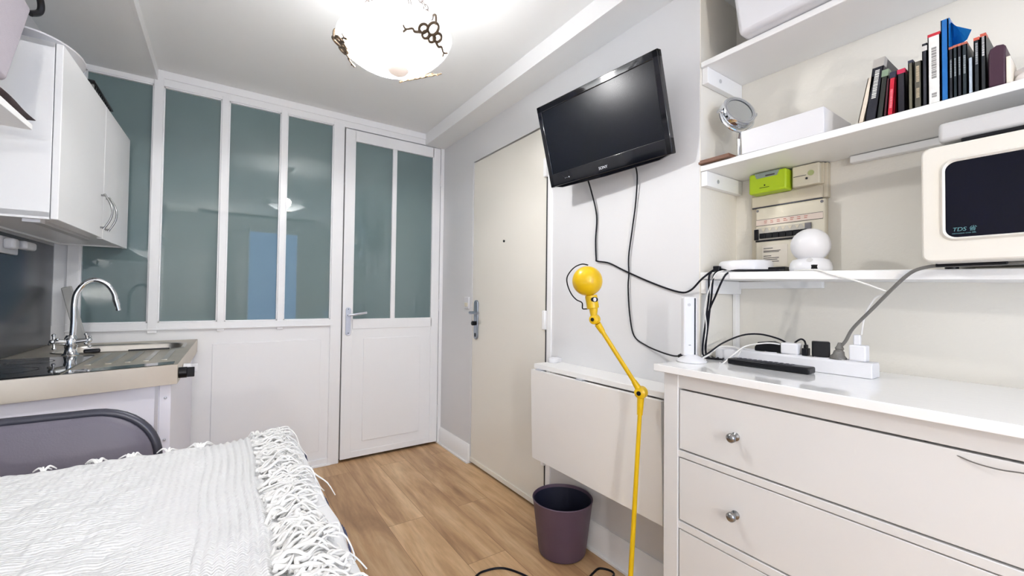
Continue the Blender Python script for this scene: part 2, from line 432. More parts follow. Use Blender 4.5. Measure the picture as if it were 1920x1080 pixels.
struct(ft.build('trim_5', TRIM, bevel=.0025))
# raised field moulding on the fixed lower panel
struct(MB().box((-.05, D - .005, .1), (.53, D + .002, .828)).build('trim_6', PART, bevel=.004))
struct(box((.60, D + .05, 0), (XR, D + .06, 2.28)).build('door_gap_shade', GAPSHADE))  # dark board standing in for the shade in the inner door's gaps
def window(name, x0, x1, parent_label):
    m = MB(); b = .006; y0, y1 = D - .004, D + .012
    m.box((x0, y0, zb), (x0 + b, y1, zt)).box((x1 - b, y0, zb), (x1, y1, zt)).box((x0, y0, zb), (x1, y1, zb + b)).box((x0, y0, zt - b), (x1, y1, zt))
    o = struct(m.build(name, TRIM))
    p = box((x0 + .001, D + .012, zb), (x1 - .001, D + .018, zt)).build('pane', PANE, o); p['label'] = parent_label
window('window_1', -.605, -.338, 'frosted grey pane beside the kitchen cupboard')
window('window_2', -.296, -.032, 'frosted grey pane right of the thick post')
window('window_3', .004, .274, 'frosted grey pane reflecting the window')
window('window_4', .308, .582, 'frosted grey pane next to the white door')

# inner glazed door
d1 = bpy.data.objects.new('door_1', None); d1.location = (.657, D, 0); d1['_w'] = (.657, D, 0); COL.objects.link(d1); struct(d1)
m = MB(); x0, x1, y0, y1 = .6585, 1.354, D - .012, D + .028
m.box((x0, y0, .018), (.726, y1, 2.248)).box((1.292, y0, .018), (x1, y1, 2.248)).box((.72, y0, 2.172), (1.3, y1, 2.248))
m.box((.72, y0, .888), (1.3, y1, .957)).box((.984, y0 + .002, .95), (1.016, y1, 2.18)).box((.72, y0 + .005, .018), (1.3, y1, .9)).box((.72, y0 + .002, .018), (1.3, y1, .06))
m.build('leaf', TRIM, d1, bevel=.002)
box((.80, y0 - .001, .12), (1.212, y0 + .006, .822)).build('raised_field', TRIM, d1, bevel=.003)
for a, b in ((.726, .984), (1.016, 1.292)): box((a, D + .004, .957), (b, D + .010, 2.172)).build('pane', PANE, d1)
hp = MB().prism([(x, D - .012, z) for x, z in rrect(.678, .712, .845, 1.035, .016)], (0, -.007, 0)).build('handle_plate', ALU, d1, bevel=.002)
MB().cyl((.695, D - .018, .985), (.695, D - .055, .985), .009).tube([(.695, D - .055, .985), (.72, D - .06, .988), (.76, D - .06, .994), (.806, D - .055, 1.0)], .0085, 10).build('lever', ALU, hp)
MB().cyl((.695, D - .018, 1.024), (.695, D - .021, 1.024), .004, n=10).cyl((.695, D - .018, .862), (.695, D - .021, .862), .005, n=10).build('screw', SATIN, hp)
for z in (.25, 1.05, 2.0): MB().cyl((1.357, D - .018, z - .045), (1.357, D - .018, z + .045), .006, n=12).build('hinge', TRIM, d1)

# entry door in the right wall
d2 = bpy.data.objects.new('door_2', None); d2.location = (XR, 2.1, 0); d2['_w'] = (XR, 2.1, 0); COL.objects.link(d2); struct(d2)
box((XR + .003, 1.722, .018), (XR + .045, 2.508, 2.026)).build('leaf', DOOR, d2, bevel=.002)
box((XR - .004, 1.722, .016), (XR + .004, 2.508, .045)).build('bottom_strip', DOOR, d2, bevel=.002)
hp = MB().prism([(XR + .003, y, z) for y, z in rrect(2.422, 2.472, .835, 1.095, .024)], (-.012, 0, 0)).build('handle_plate', PLATE, d2, bevel=.004)
MB().cyl((XR - .005, 2.447, 1.012), (XR - .05, 2.447, 1.012), .010).tube([(XR - .05, 2.447, 1.012), (XR - .055, 2.43, 1.013), (XR - .056, 2.37, 1.014), (XR - .05, 2.34, 1.014)], .010, 10).build('lever', PLATE, hp)
MB().cyl((XR - .005, 2.447, .942), (XR - .035, 2.447, .942), .014).build('thumb_turn', BLK, hp, bevel=.003)
MB().prism([(XR - .009, y, z) for y, z in rrect(2.438, 2.456, .852, .878, .008)], (-.002, 0, 0)).build('keyhole', BLK, hp)
box((XR + .0002, 1.7125, .02), (XR + .006, 1.7215, 2.03)).build('gap_shade_strip', BLK, d2)  # black strip painting the shade of the gap beside the leaf
MB().cyl((XR + .004, 2.125, 1.455), (XR - .003, 2.125, 1.455), .007).build('peephole', BLK, d2)
for z in (.30, 1.0, 1.80): box((XR - .014, 1.712, z - .05), (XR + .004, 1.735, z + .05)).build('hinge', TRIM, d2, bevel=.004)

# ------------------------------------------------------------------ ceiling lamp
t = thing('ceiling_lamp', 'glowing white pressed glass bowl lamp hanging on chains from the ceiling', 'lamp', LAMP_C)
prof_o = [(0.0, -.098), (.03, -.096), (.06, -.088), (.10, -.071), (.14, -.045), (.165, -.022), (.182, -.002), (.193, .012), (.197, .018), (.192, .019), (.178, .004), (.160, -.018), (.135, -.041), (.097, -.066), (.058, -.083), (.03, -.091), (0, -.093)]
TILT = V((.826 * .09, -.563 * .09, -1)).normalized()
prof_o = [(r, z * .88 if z < 0 else z) for r, z in prof_o]
mb = MB().lathe([(r, -z) for r, z in prof_o], LAMP_C, TILT, n=72)
mb.build('glass_bowl', BOWL, t, angle=60)
for r_, z_ in ((.186, .003), (.172, -.014), (.15, -.036), (.12, -.059)):
    pass
rg = MB()
for r_, z_ in ((.184, -.0005), (.168, -.019), (.148, -.039), (.122, -.059)):
    rg.tube([LAMP_C + V((r_ * math.cos(a), r_ * math.sin(a), z_ * .88 - .002 + .09 * r_ * (.826 * math.cos(a) - .563 * math.sin(a)))) + V((.826, -.563, 0)) * (-z_ * .08) for a in [2 * math.pi * i / 36 for i in range(36)]], .0022, 6, 2, True)
rg.build('pressed_ring', BOWL, t)
fn = MB().lathe([(0, -.006), (.016, -.004), (.030, .004), (.036, .012), (.030, .016), (0, .018)], LAMP_C + V((.0075, -.005, -.100)), n=24)
fn.build('finial', mat('pale_pink_glass', (232, 220, 212), .3, emit=(255, 236, 220), estr=.35), t)
cano = MB().lathe([(0, -.05), (.012, -.048), (.02, -.035), (.05, -.018), (.058, -.004), (.058, 0), (0, 0)], (.488, 1.42, ZC), n=28).build('canopy', CHAINM, t)
HOOK = V((.487, 1.425, ZC - .055))
MB().tube([HOOK + V((0, 0, .012)), HOOK + V((.008, 0, .004)), HOOK + V((.006, 0, -.008)), HOOK + V((-.006, 0, -.008)), HOOK + V((-.008, 0, .002))], .0025, 6).build('hook', CHAINM, t)
for k, ang in enumerate((36, 158, 288)):
    a = math.radians(ang); d = V((math.cos(a), math.sin(a), 0)); tn = V((-d.y, d.x, 0))
    rim = LAMP_C + d * .188 + V((0, 0, .020))
    top = HOOK + V((0, 0, -.006)); L = (top - rim); n = 13; ch = MB()
    for i in range(n):
        c0 = rim + L * ((i + .5) / n); ax = L.normalized(); sd = (tn if i % 2 else ax.cross(tn)).normalized()
        h = L.length / n * .62; wd = .0075
        ch.tube([c0 + ax * h, c0 + ax * h * .5 + sd * wd, c0 - ax * h * .5 + sd * wd, c0 - ax * h, c0 - ax * h * .5 - sd * wd, c0 + ax * h * .5 - sd * wd], .0017, 5, 3, True)
    ch.build('chain', CHAINM, t)
    # ornamental leaf clip hugging the outside of the bowl
    cl = MB(); base = LAMP_C + d * .190; out = V((d.x * .62, d.y * .62, -.78)).normalized()  # outward normal of the bowl side
    dn = V((-d.x * .78, -d.y * .78, -.62)).normalized()
    P = lambda u, v: base + tn * u + dn * v + out * (.008 if ang == 36 else .013)
    def loop(cu, cv, r, e=1.0): cl.tube([P(cu + r * math.cos(q), cv + r * e * math.sin(q)) for q in [2 * math.pi * i / 10 for i in range(10)]],   .0046, 6, 3, True)
    loop(0, .006, .018, 1.1); loop(-.03, .022, .014); loop(.03, .022, .014); loop(-.012, .034, .012); loop(.014, .034, .012)
    for sg in (1, -1):
        cl.tube([P(sg * .03, .034), P(sg * .05, .044), P(sg * .062, .04), P(sg * .08, .052), P(sg * .094, .046)], .0048, 6, taper=.0024)
        cl.tube([P(sg * .078, .05), P(sg * .084, .064)], .0038, 5)
    cl.tube([LAMP_C + d * .182 + V((0, 0, .03)), LAMP_C + d * .203 + V((0, 0, .028)), LAMP_C + d * .207 + V((0, 0, .008)), P(0, -.008)], .0036, 6)
    cl.build('leaf_clip', BRASS, t)
lt = bpy.data.lights.new('bulb_light', 'SPOT'); lt.energy = LAMP_W * 4; lt.shadow_soft_size = .03; lt.color = (1, .99, .985); lt.spot_size = math.pi; lt.spot_blend = .15
lo = bpy.data.objects.new('bulb_light', lt); COL.objects.link(lo); lo.parent = t; lo.location = (0, 0, .005)
lt = bpy.data.lights.new('bulb_light', 'POINT'); lt.energy = LAMP_UP; lt.shadow_soft_size = .03; lt.color = (1, .99, .985)
lo = bpy.data.objects.new('bulb_light', lt); COL.objects.link(lo); lo.parent = t; lo.location = (0, 0, -.015)

# ------------------------------------------------------------------ television
def tv():
    yaw, tilt, roll = map(math.radians, (6.7, 15.3, 1.2))
    Rt, Up, Nn = V((0, -1, 0)), V((0, 0, 1)), V((-1, 0, 0))
    Rt, Up = Rt * math.cos(roll) + Up * math.sin(roll), Up * math.cos(roll) - Rt * math.sin(roll)
    Up, Nn = Up * math.cos(tilt) + Nn * math.sin(tilt), Nn * math.cos(tilt) - Up * math.sin(tilt)
    Q = Matrix.Rotation(yaw, 3, 'Z'); Rt, Up, Nn = Q @ Rt, Q @ Up, Q @ Nn
    M = Matrix((Rt, Up, Nn)).transposed().to_4x4(); M.translation = V((1.232, 1.213, 1.807))
    t = thing('television', 'black flat television tilted down on the white wall above the folding table', 'television', (0, 0, 0), matrix=M)
    w, h = .598, .3602; W, H = w / 2, h / 2
    # housing: front bezel ring and tapered back, bottom edge slightly bowed
    bz = MB(); sx0, sx1, sy0, sy1 = -W + .024, W - .024, -H + .058, H - .028
    for a, b in (((-W, -H, -.028), (sx0, H, 0)), ((sx1, -H, -.028), (W, H, 0)), ((-W, sy1, -.028), (W, H, 0)), ((-W, -H, -.028), (W, sy0, 0))): bz.box(a, b)
    bz.build('bezel', BLKG, t, bevel=.003, local=True)
    MB().prism([(x, y, -.028) for x, y in [(-W + .02, -H), (W - .02, -H), (W - .06, -H - .010), (0, -H - .014), (-W + .06, -H - .010)]], (0, 0, .02)).build('lower_lip', BLKG, t, bevel=.002, local=True)
    box((sx0, sy0, -.02), (sx1, sy1, -.004)).build('screen', SCREEN, t, local=True)
    MB().hexa([(-W + .06, -H + .04, -.055), (W - .06, -H + .04, -.055), (W - .06, H - .05, -.055), (-W + .06, H - .05, -.055), (-W + .01, -H + .01, -.026), (W - .01, -H + .01, -.026), (W - .01, H - .01, -.026), (-W + .01, H - .01, -.026)]).build('back_housing', BLK, t, local=True)
    Minv = M.inverted()
    text('SONY', .0165, Matrix.Translation(V((.0, -H + .022, .0004))), WTEXT, 'logo', t, local=True)
    ind = MB()
    for x, r in ((-.205, .0012), (-.195, .0012), (-.183, .0026)): ind.cyl((x, -H + .026, 0), (x, -H + .026, .0008), r, n=10)
    ind.build('indicator_light', WTEXT, t, local=True)
    # wall mount
    wall = Minv @ V((XR, 1.19, 1.83)); mm = MB()
    mm.box((-.07, -.06, -.062), (.07, .08, -.055)); mm.cyl((0, .02, -.06), wall, .018, n=12)
    mm.build('wall_mount', BLK, t, local=True)
tv()
X = 1.378
tag(MB().tube([(1.335, 1.37, 1.66), (1.365, 1.372, 1.60), (X, 1.351, 1.49), (X, 1.356, 1.38), (X, 1.352, 1.297), (X, 1.345, 1.284), (X, 1.275, 1.271), (X, 1.186, 1.233), (X, 1.053, 1.181), (X, .936, 1.145), (1.374, .885, 1.15), (1.365, .835, 1.19), (1.40, .81, 1.222), (1.43, .80, 1.226)], .0034).build('cable', CABLE),
    'black cable from the television sagging right to the lowest niche shelf', 'cable')
tag(MB().tube([(1.34, 1.115, 1.67), (1.37, 1.12, 1.62), (X, 1.133, 1.51), (X, 1.150, 1.40), (X, 1.167, 1.294), (X, 1.166, 1.22), (X, 1.169, 1.162), (X, 1.160, 1.052), (X, 1.137, .967), (X, 1.077, .934), (1.36, 1.003, .92), (1.325, .925, .917), (1.305, .885, .921), (1.295, .869, .925)], .003).cyl((1.298, .876, .922), (1.285, .848, .934), .007).build('cable', CABLE),
    'thin black cable dropping from the television to the white router', 'cable')

# ------------------------------------------------------------------ folding wall table
t = thing('folding_wall_table', 'white wall-mounted drop-leaf table folded down under the television', 'table', (1.3, 1.26, .3))
TY0, TY1 = .889, 1.626
box((1.243, TY0, .778), (XR, TY1, .80)).build('fixed_top', MELA, t, bevel=.002)
MB().hexa([(1.2355, TY0 + .006, .352), (1.2545, TY0 + .006, .352), (1.2545, TY1, .352), (1.2355, TY1, .352), (1.223, TY0 + .006, .774), (1.242, TY0 + .006, .774), (1.242, TY1, .774), (1.223, TY1, .774)]).build('drop_leaf', MELA, t, bevel=.002)
for y in (TY0 + .09, TY1 - .1): box((1.345, y - .03, .45), (XR, y + .03, .778)).build('wall_bracket', MELA, t, bevel=.002)
for y in (TY0 + .10, 1.30, TY1 - .05): box((1.228, y - .02, .768), (1.262, y + .02, .779)).build('hinge', ALU, t)
tag(MB().lathe([(0, 0), (.024, 0), (.026, .004), (.025, .018), (.018, .024), (0, .026)], (1.342, 1.60, .8), n=24).box((1.345, 1.585, .8), (1.385, 1.63, .820)).build('door_stop', WPLAST, bevel=.002),
    'small white rounded plastic stop on the far end of the folding table', 'stop')

# ------------------------------------------------------------------ yellow floor lamp
t = thing('floor_lamp', 'yellow jointed metal floor lamp in front of the folding wall table', 'lamp', (1.147, .966, 0))
J = V((1.166, .932, .803)); E_ = V((1.032, 1.017, 1.047)); B0 = V((1.1475, .9655, .0))
MB().lathe([(0, 0), (.088, 0), (.09, .006), (.084, .014), (.03, .022), (.014, .045), (.012, .06), (0, .06)], B0, n=40).build('base', YEL, t)
MB().cyl(B0 + V((0, 0, .03)), J + (B0 - J).normalized() * .05, .0088, .0072, n=14).cyl(J + (B0 - J).normalized() * .075, J + (B0 - J).normalized() * .012, .0095, .0125, n=14).build('pole', YEL, t)
ja = (J - E_).normalized(); side = V((.80, -.60, 0)).normalized(); cam_d = V((-.8, -.55, .0)).normalized()
def joint(P, ax, r, nm):
    m = MB().lathe([(0, -r * .95), (r * .45, -r * .95), (r * .9, -r * .62), (r, -r * .2), (r, r * .25), (r * .92, r * .3), (r * .92, r * .38), (r, r * .42), (r * .85, r * .75), (r * .4, r), (0, r)], P, ax, 24)
    j = m.build(nm, YEL, t)
    MB().cyl(P - ax * r * .93, P - ax * r * 1.02, r * .36, n=16).build('bolt', BLK, j)
jx = V((.95, .30, 0)).normalized()
joint(J, jx, .021, 'joint')
MB().cyl(J - ja * .02, J - ja * .045, .011, .009, n=14).cyl(J - ja * .04, E_ + ja * .035, .0075, n=14).cyl(E_ + ja * .05, E_ + ja * .018, .0095, .0115, n=14).build('arm', YEL, t)
joint(E_, jx, .0175, 'joint')
H0 = V((1.028, 1.022, 1.062)); H1 = V((1.0235, 1.027, 1.128))
MB().cyl(E_ + V((-.003, .001, .008)), V((1.029, 1.021, 1.088)), .010, .016, n=18).cyl(V((1.0285, 1.0215, 1.084)), H1, .0205, .0205, n=22).build('socket', YEL, t, bevel=.002)
nrm = V((-.70, -.71, 0)).normalized(); rt = V((.71, -.70, 0)).normalized()
dv = nrm * math.cos(.5) + rt * math.sin(.5); tg = rt * math.cos(.5) - nrm * math.sin(.5); ec = V((1.0248, 1.0254, 1.114))
el = lambda a, b, d: [ec + dv * d + tg * (a * math.cos(q)) + V((0, 0, b * math.sin(q))) for q in [2 * math.pi * i / 24 for i in range(24)]]
em = MB().prism(el(.0128, .0085, .0172), dv * .0043).build('emblem', BLK, t, bevel=.0008); lab(em, 'black and white emblem')
MB().prism(el(.0058, .0066, .0212), dv * .0009).build('emblem_centre', WPLAST, em)
SC = V((1.011, 1.032, 1.176)); fa = V((.62, .76, .16)).normalized()     # the shade opens away from the camera
sp = [(0, -.0475)] + [(.0505 * math.sin(a), -.0475 * math.cos(a)) for a in [math.pi * i / 22 for i in range(1, 15)]] + [(.047, .03), (.0445, .03)] + [(.0455 * math.sin(a), -.043 * math.cos(a)) for a in [math.pi * i / 22 for i in range(13, 0, -1)]] + [(0, -.043)]
MB().lathe(sp, SC, fa, 40).build('shade', YEL, t)
MB().ball(SC + fa * .0, .022, 16).build('bulb', mat('frosted_bulb', (235, 235, 230), .4), t)
ur, uu = V((.826, -.563, 0)), V((0, 0, 1))
MB().tube([SC + fa * .02 + ur * a + uu * b for a, b in ((.004, .052), (-.018, .055), (-.045, .042), (-.066, .014), (-.067, -.012), (-.054, -.045), (-.036, -.066), (-.016, -.077), (-.014, -.096), (-.004, -.098), (.012, -.096))], .0023, 6).build('wire_handle', CABLE, t)
cord = [(1.147, .88, .012), (1.18, 1.02, .004), (1.235, 1.15, .004), (1.328, 1.19, .004), (1.306, 1.245, .004), (1.248, 1.236, .004), (1.14, 1.20, .004), (1.06, 1.28, .004), (1.014, 1.395, .004), (.985, 1.45, .004), (.955, 1.477, .004), (.91, 1.49, .004), (.865, 1.488, .004), (.80, 1.44, .004), (.72, 1.30, .004), (.70, 1.1, .004), (.74, .8, .004)]
MB().tube(cord, .0042, 8).build('cord', CABLE, t)

# ------------------------------------------------------------------ waste bin
t = thing('waste_bin', 'aubergine purple round waste bin on the floor under the folding table', 'bin', (1.258, 1.428, 0))
def lean(m, dx, dy, h, o):
    for v in m.bm.verts: v.co += V((dx, dy, 0)) * ((v.co.z - o) / h)
    return m
BC = V((1.258, 1.428, 0))
lean(MB().lathe([(0, .002), (.098, .002), (.102, .006), (.1035, .012), (.129, .240), (.1315, .247), (.1285, .250), (.126, .246), (.1265, .238), (.1245, .235)], BC, n=56), -.018, -.020, .25, 0).build('shell', PURPLE, t, angle=60)
lean(MB().lathe([(0, .012), (.098, .012), (.1245, .236)], BC, n=56), -.018, -.020, .25, 0).build('inside', BININ, t)

# ------------------------------------------------------------------ dresser
t = thing('dresser', 'white chest of drawers with round metal knobs standing in the niche', 'dresser', (1.35, .3, 0))
rot = Matrix.Translation(V((1.126, .853, 0))) @ Matrix.Rotation(math.radians(-1.4), 4, 'Z') @ Matrix.Translation(-V((1.126, .853, 0)))
def rb(m, name, ma, parent, bevel=0):
    m.bm.transform(rot); return m.build(name, ma, parent, bevel)
DY0, DY1 = -.23, .853
rb(box((1.126, DY0, .892), (1.60, DY1, .914)), 'top', LACQTOP, t, .002)
FX = 1.150
cs = MB()
cs.box((FX, DY1 - .072, .0), (FX + .05, DY1 - .022, .892)).box((FX, DY0 + .022, 0), (FX + .05, DY0 + .072, .892))
cs.box((1.56, DY1 - .07, 0), (1.60, DY1 - .024, .892)).box((1.56, DY0 + .024, 0), (1.60, DY0 + .07, .892))
cs.box((FX + .03, DY1 - .042, .1), (1.59, DY1 - .026, .892)).box((FX + .03, DY0 + .026, .1), (1.59, DY0 + .042, .892)).box((1.585, DY0 + .03, .1), (1.595, DY1 - .03, .89))
cs.box((FX + .003, DY0 + .07, .848), (FX + .03, DY1 - .07, .892))
ZD = [(.664, .843), (.452, .638), (.2, .424)]
for z0, z1 in ((.641, .661), (.427, .449), (.16, .197)): cs.box((FX + .003, DY0 + .07, z0), (FX + .03, DY1 - .07, z1))
rb(cs, 'case', LACQ, t, .0015)
rb(box((FX + .032, DY0 + .06, .16), (FX + .036, DY1 - .06, .88)), 'drawer_gap_shade', GAPSHADE, t)  # dark sheet that paints the shade seen through the drawer gaps
for z0, z1 in ZD:
    dr = rb(box((FX + .004, DY0 + .0755, z0 + .0015), (FX + .026, DY1 - .0755, z1)), 'drawer', LACQ, t, .0015)
    for y in (.605, DY0 + .25):
        z = (z0 + z1) / 2 - .004
        k = MB().lathe([(0, 0), (.011, 0), (.0115, .003), (.006, .007), (.0052, .013), (.0095, .016), (.0125, .021), (.0122, .027), (.008, .0315), (0, .033)], (FX + .005, y, z), (-1, 0, 0), 24)
        rb(k, 'knob', SATIN, dr)
tag(MB().tube([(1.156, .235, .8455), (1.150, .229, .843), (1.140, .19, .834), (1.130, .163, .829), (1.122, .132, .829), (1.115, .102, .834), (1.11, .04, .84), (1.115, -.05, .846), (1.13, -.12, .8455), (1.156, -.13, .8455)], .0012, 6).build('cord', GCABLE), 'thin grey cord hanging out of the top drawer gap', 'cord')

# ------------------------------------------------------------------ niche shelves
def shelf(z0a, z0b, th, label, cleats=True, x0=XR - .001):
    t = thing('wall_shelf', label, 'shelf', (1.5, .3, z0a - th), 'built-in niche shelves')
    ya, yb = NY - .004, -.6
    sl = (z0b - z0a) / (.126 - .827)
    za, zb_ = z0a + sl * (ya - .827), z0a + sl * (yb - .827)
    MB().hexa([(x0, yb, zb_ - th), (XN, yb, zb_ - th), (XN, ya, za - th), (x0, ya, za - th), (x0, yb, zb_), (XN, yb, zb_), (XN, ya, za), (x0, ya, za)]).build('board', SHELF, t, bevel=.002)
    return t, za, sl
t, z, s = shelf(1.962, 1.958, .02, 'highest white niche shelf, under the white plastic box')
cl = box((XR + .008, NY - .026, z - .078), (XN - .002, NY - .004, z - .0205)).build('side_cleat', SHELF, t, bevel=.002)
MB().cyl((1.475, NY - .026, z - .05), (1.475, NY - .028, z - .05), .007, n=14).build('screw', GREYBOX, cl)
t, z, s = shelf(1.592, 1.594, .021, 'middle white niche shelf carrying the row of books')
cl = box((XR + .004, NY - .026, z - .074), (XN - .002, NY - .004, z - .0215)).build('side_cleat', SHELF, t, bevel=.002)
MB().cyl((1.46, NY - .026, z - .05), (1.46, NY - .028, z - .05), .007, n=14).build('screw', ALU, cl)
box((XN - .026, -.55, 1.549), (XN - .001, .49, 1.5705)).build('back_cleat', SHELF, t, bevel=.002)
t, z, s3 = shelf(1.213, 1.193, .0245, 'lowest white niche shelf under the microwave oven')
cl = box((XR + .002, NY - .024, z - .075), (XN - .002, NY - .004, z - .026)).build('side_cleat', SHELF, t, bevel=.002)
box((XN - .02, .566, 1.160), (XN - .001, NY - .004, 1.186)).build('back_cleat', SHELF, t, bevel=.002)
struct(box((XN - .03, NY - .018, .915), (XN - .001, NY - .004, 1.14)).build('trim_8', SHELF, bevel=.002))
Z3 = lambda y: 1.213 + s3 * (y - .827)
Z2 = 1.5935

# white box on top shelf
t = thing('storage_box', 'large white plastic box at the top edge of the highest shelf', 'box', (1.45, .45, 1.962))
zz = 1.9632
MB().hexa([(1.345, .1, zz), (1.60, .1, zz), (1.60, .70, zz), (1.345, .70, zz), (1.322, .09, 2.20), (1.61, .09, 2.20), (1.61, .722, 2.20), (1.322, .722, 2.20)]).build('body', WPLAST, t, bevel=.014, seg=3)
box((1.312, .08, 2.195), (1.615, .732, 2.22)).build('lid', WPLAST, t, bevel=.006)
# white tray box
t = thing('storage_box', 'low open white plastic box standing beside the round mirror', 'box', (1.47, .59, Z2))
tb = MB(); a, b = (1.388, .482, Z2), (1.592, .708, 1.668)
tb.box((1.388, .482, Z2), (1.592, .712, Z2 + .003)); wl = .003
tb.hexa([(1.388, .484, Z2), (1.391, .484, Z2), (1.391, .710, Z2), (1.388, .710, Z2), (1.386, .482, 1.668), (1.390, .482, 1.668), (1.390, .714, 1.668), (1.386, .714, 1.668)])
tb.box((1.589, .484, Z2), (1.592, .712, 1.668)).box((1.388, .482, Z2), (1.592, .485, 1.668)).box((1.388, .709, Z2), (1.592, .712, 1.668))
tb.build('body', WPLAST, t, bevel=.0012)
# wooden block
tag(MB().box((1.372, .744, Z2), (1.452, .855, Z2 + .008)).box((1.376, .748, Z2 + .008), (1.452, .852, Z2 + .014)).build('wooden_tile', BROWN, bevel=.0015), 'thin brown wooden slab at the left end of the middle shelf', 'slab')
# mirror
t = thing('vanity_mirror', 'round chrome magnifying mirror on a stem beside the white tray box', 'mirror', (1.475, .765, Z2))
MC = V((1.462, .765, 1.768)); ma = V((-.385, -.848, .366)).normalized()
MB().lathe([(0, 0), (.055, 0), (.056, .004), (.03, .009), (.008, .014), (0, .014)], (1.475, .765, Z2), n=32).build('base', CHROME, t)
MB().cyl((1.475, .765, Z2 + .01), (1.472, .764, 1.683), .0052, n=12).build('stem', CHROME, t)
MB().lathe([(.047, .016), (.058, .016), (.0605, .012), (.0605, -.014), (.056, -.020), (.02, -.024), (0, -.024)], MC, ma, 44).build('rim', CHROME, t)
MB().lathe([(.046, .0145), (.052, .0165), (.0525, .0145), (.0465, .012)], MC, ma, 44).build('frosted_ring', mat('grey_ring', (150, 154, 158), .35), t)
MB().lathe([(0, .0135), (.047, .0135)], MC, ma, 44).build('mirror_glass', mat('mirror_silver', (225, 230, 232), .03, 1., var=.005), t)
mx, my = MB().frame_of(ma)
hz = ma.cross(V((0, 0, 1))).normalized(); vz = hz.cross(ma).normalized()
MB().tube([MC - hz * .066 - ma * .002, MC - hz * .058 - vz * .035 - ma * .01, MC - hz * .03 - vz * .06 - ma * .014, MC - vz * .072 - ma * .012, MC + hz * .03 - vz * .06 - ma * .014, MC + hz * .058 - vz * .035 - ma * .01, MC + hz * .066 - ma * .002], .0038, 8).cyl(MC - hz * .059, MC - hz * .074, .007, n=14).cyl(MC + hz * .059, MC + hz * .074, .007, n=14).cyl(MC - vz * .07 - ma * .012, V((1.472, .764, 1.68)), .005, n=10).build('yoke', CHROME, t)

# books ------------------------------------------------------------------
GB = 'row of books on the middle shelf'
def book(y0, y1, h, col, label, ly=0., x0=1.385, dep=.15, title=None, cap=None, tcol=(210, 210, 205), h2=None, cat='book', nm='book', pages=True, rough=.4):
    """y0 left foot, y1 right foot (y falls to the right); ly = how far the top leans to the right"""
    ya, yb = max(y0, y1), min(y0, y1)
    t = thing(nm, label, cat, (x0 + dep / 2, (ya + yb) / 2, Z2), GB if cat == 'book' else None)
    cm = mat('cover_%d_%d_%d' % col, col, rough, var=.18, scale=45)
    ya -= .0003; yb += .0003
    P = lambda x, y, f: (x, y - ly * f, Z2 + h * f)
    hx = lambda xa, xb, c, d, f0, f1: [P(xa, d, f0), P(xb, d, f0), P(xb, c, f0), P(xa, c, f0), P(xa, d, f1), P(xb, d, f1), P(xb, c, f1), P(xa, c, f1)]
    th = min(.0018, (ya - yb) * .2)
    c_ = MB(); c_.hexa(hx(x0, x0 + dep, ya, ya - th, 0, 1)); c_.hexa(hx(x0, x0 + dep, yb + th, yb, 0, 1)); c_.hexa(hx(x0, x0 + .002, ya, yb, 0, 1))
    c_.build('cover', cm, t)
    MB().hexa(hx(x0 + .002, x0 + dep - .003, ya - th, yb + th, .01, .985)).build('pages', PAPER, t)
    if title:
        tm = mat('title_%d_%d_%d' % tcol, tcol, .6); mid = (ya + yb) / 2; hw = (ya - yb) * .2
        for f0, f1 in title:
            f = f0; g = MB()
            while f < f1:
                e = min(f1, f + random.uniform(.012, .04)); g.hexa(hx(x0 - .0006, x0 + .0002, mid + hw, mid - hw, f, e)); f = e + .009
            g.build('spine_title', tm, t)
    if cap:
        for f0, f1, cc in cap:
            MB().hexa(hx(x0 - .0008, x0 + .02, ya + .0001, yb - .0001, f0, f1)).build('spine_band', mat('band_%d_%d_%d' % cc, cc, .5, var=.1), t)
    return t
book(.405, .3915, .111, (226, 214, 196), 'thin cream booklet leaning right at the left end of the books', ly=.022, cap=[(.0, 1.003, (120, 92, 76))] and None)
book(.390, .3665, .153, (18, 20, 34), 'tall black book with white spine lettering leaning right beside the cream booklet', ly=.019, title=[(.35, .82)], cap=[(.86, 1.004, (176, 172, 166))])
book(.366, .3525, .118, (30, 34, 30), 'slim dark green book leaning beside the tall black book', ly=.012, cap=[(.86, 1.004, (128, 148, 124))])
book(.352, .3455, .094, (70, 22, 34), 'thin dark red book leaning against the bright red book', ly=.007)
book(.345, .3325, .106, (196, 24, 52), 'bright red book with a navy top leaning in the row', ly=.006, cap=[(.86, 1.005, (26, 28, 52))], title=[(.15, .6)], tcol=(226, 120, 130))
book(.325, .3095, .106, (18, 16, 28), 'black book with a magenta top right of the red book', cap=[(.90, 1.005, (184, 24, 70))])
book(.3045, .295, .120, (104, 100, 84), 'narrow olive grey book leaning beside the black magenta-topped book', cap=[(.95, 1.004, (52, 56, 72))])
book(.294, .2795, .112, (86, 84, 74), 'olive patterned book with pale spine patches left of the wire-bound one', title=[(.2, .42), (.55, .9)], tcol=(180, 166, 140))
book(.279, .2695, .150, (44, 46, 54), 'dark grey wire-bound book left of the thick white book', cap=[(.88, .96, (214, 212, 208))])
book(.269, .247, .166, (240, 238, 234), 'thick white book with a red top edge', cap=[(.965, 1.004, (196, 40, 56))], title=[(.35, .8), (.08, .14)], tcol=(150, 148, 146))
bb = book(.2465, .2335, .190, (20, 104, 176), 'tallest book, bright blue, wrapped in a blue plastic sleeve')
SLV = mat('blue_plastic_sleeve', (24, 112, 184), .2, var=.1)
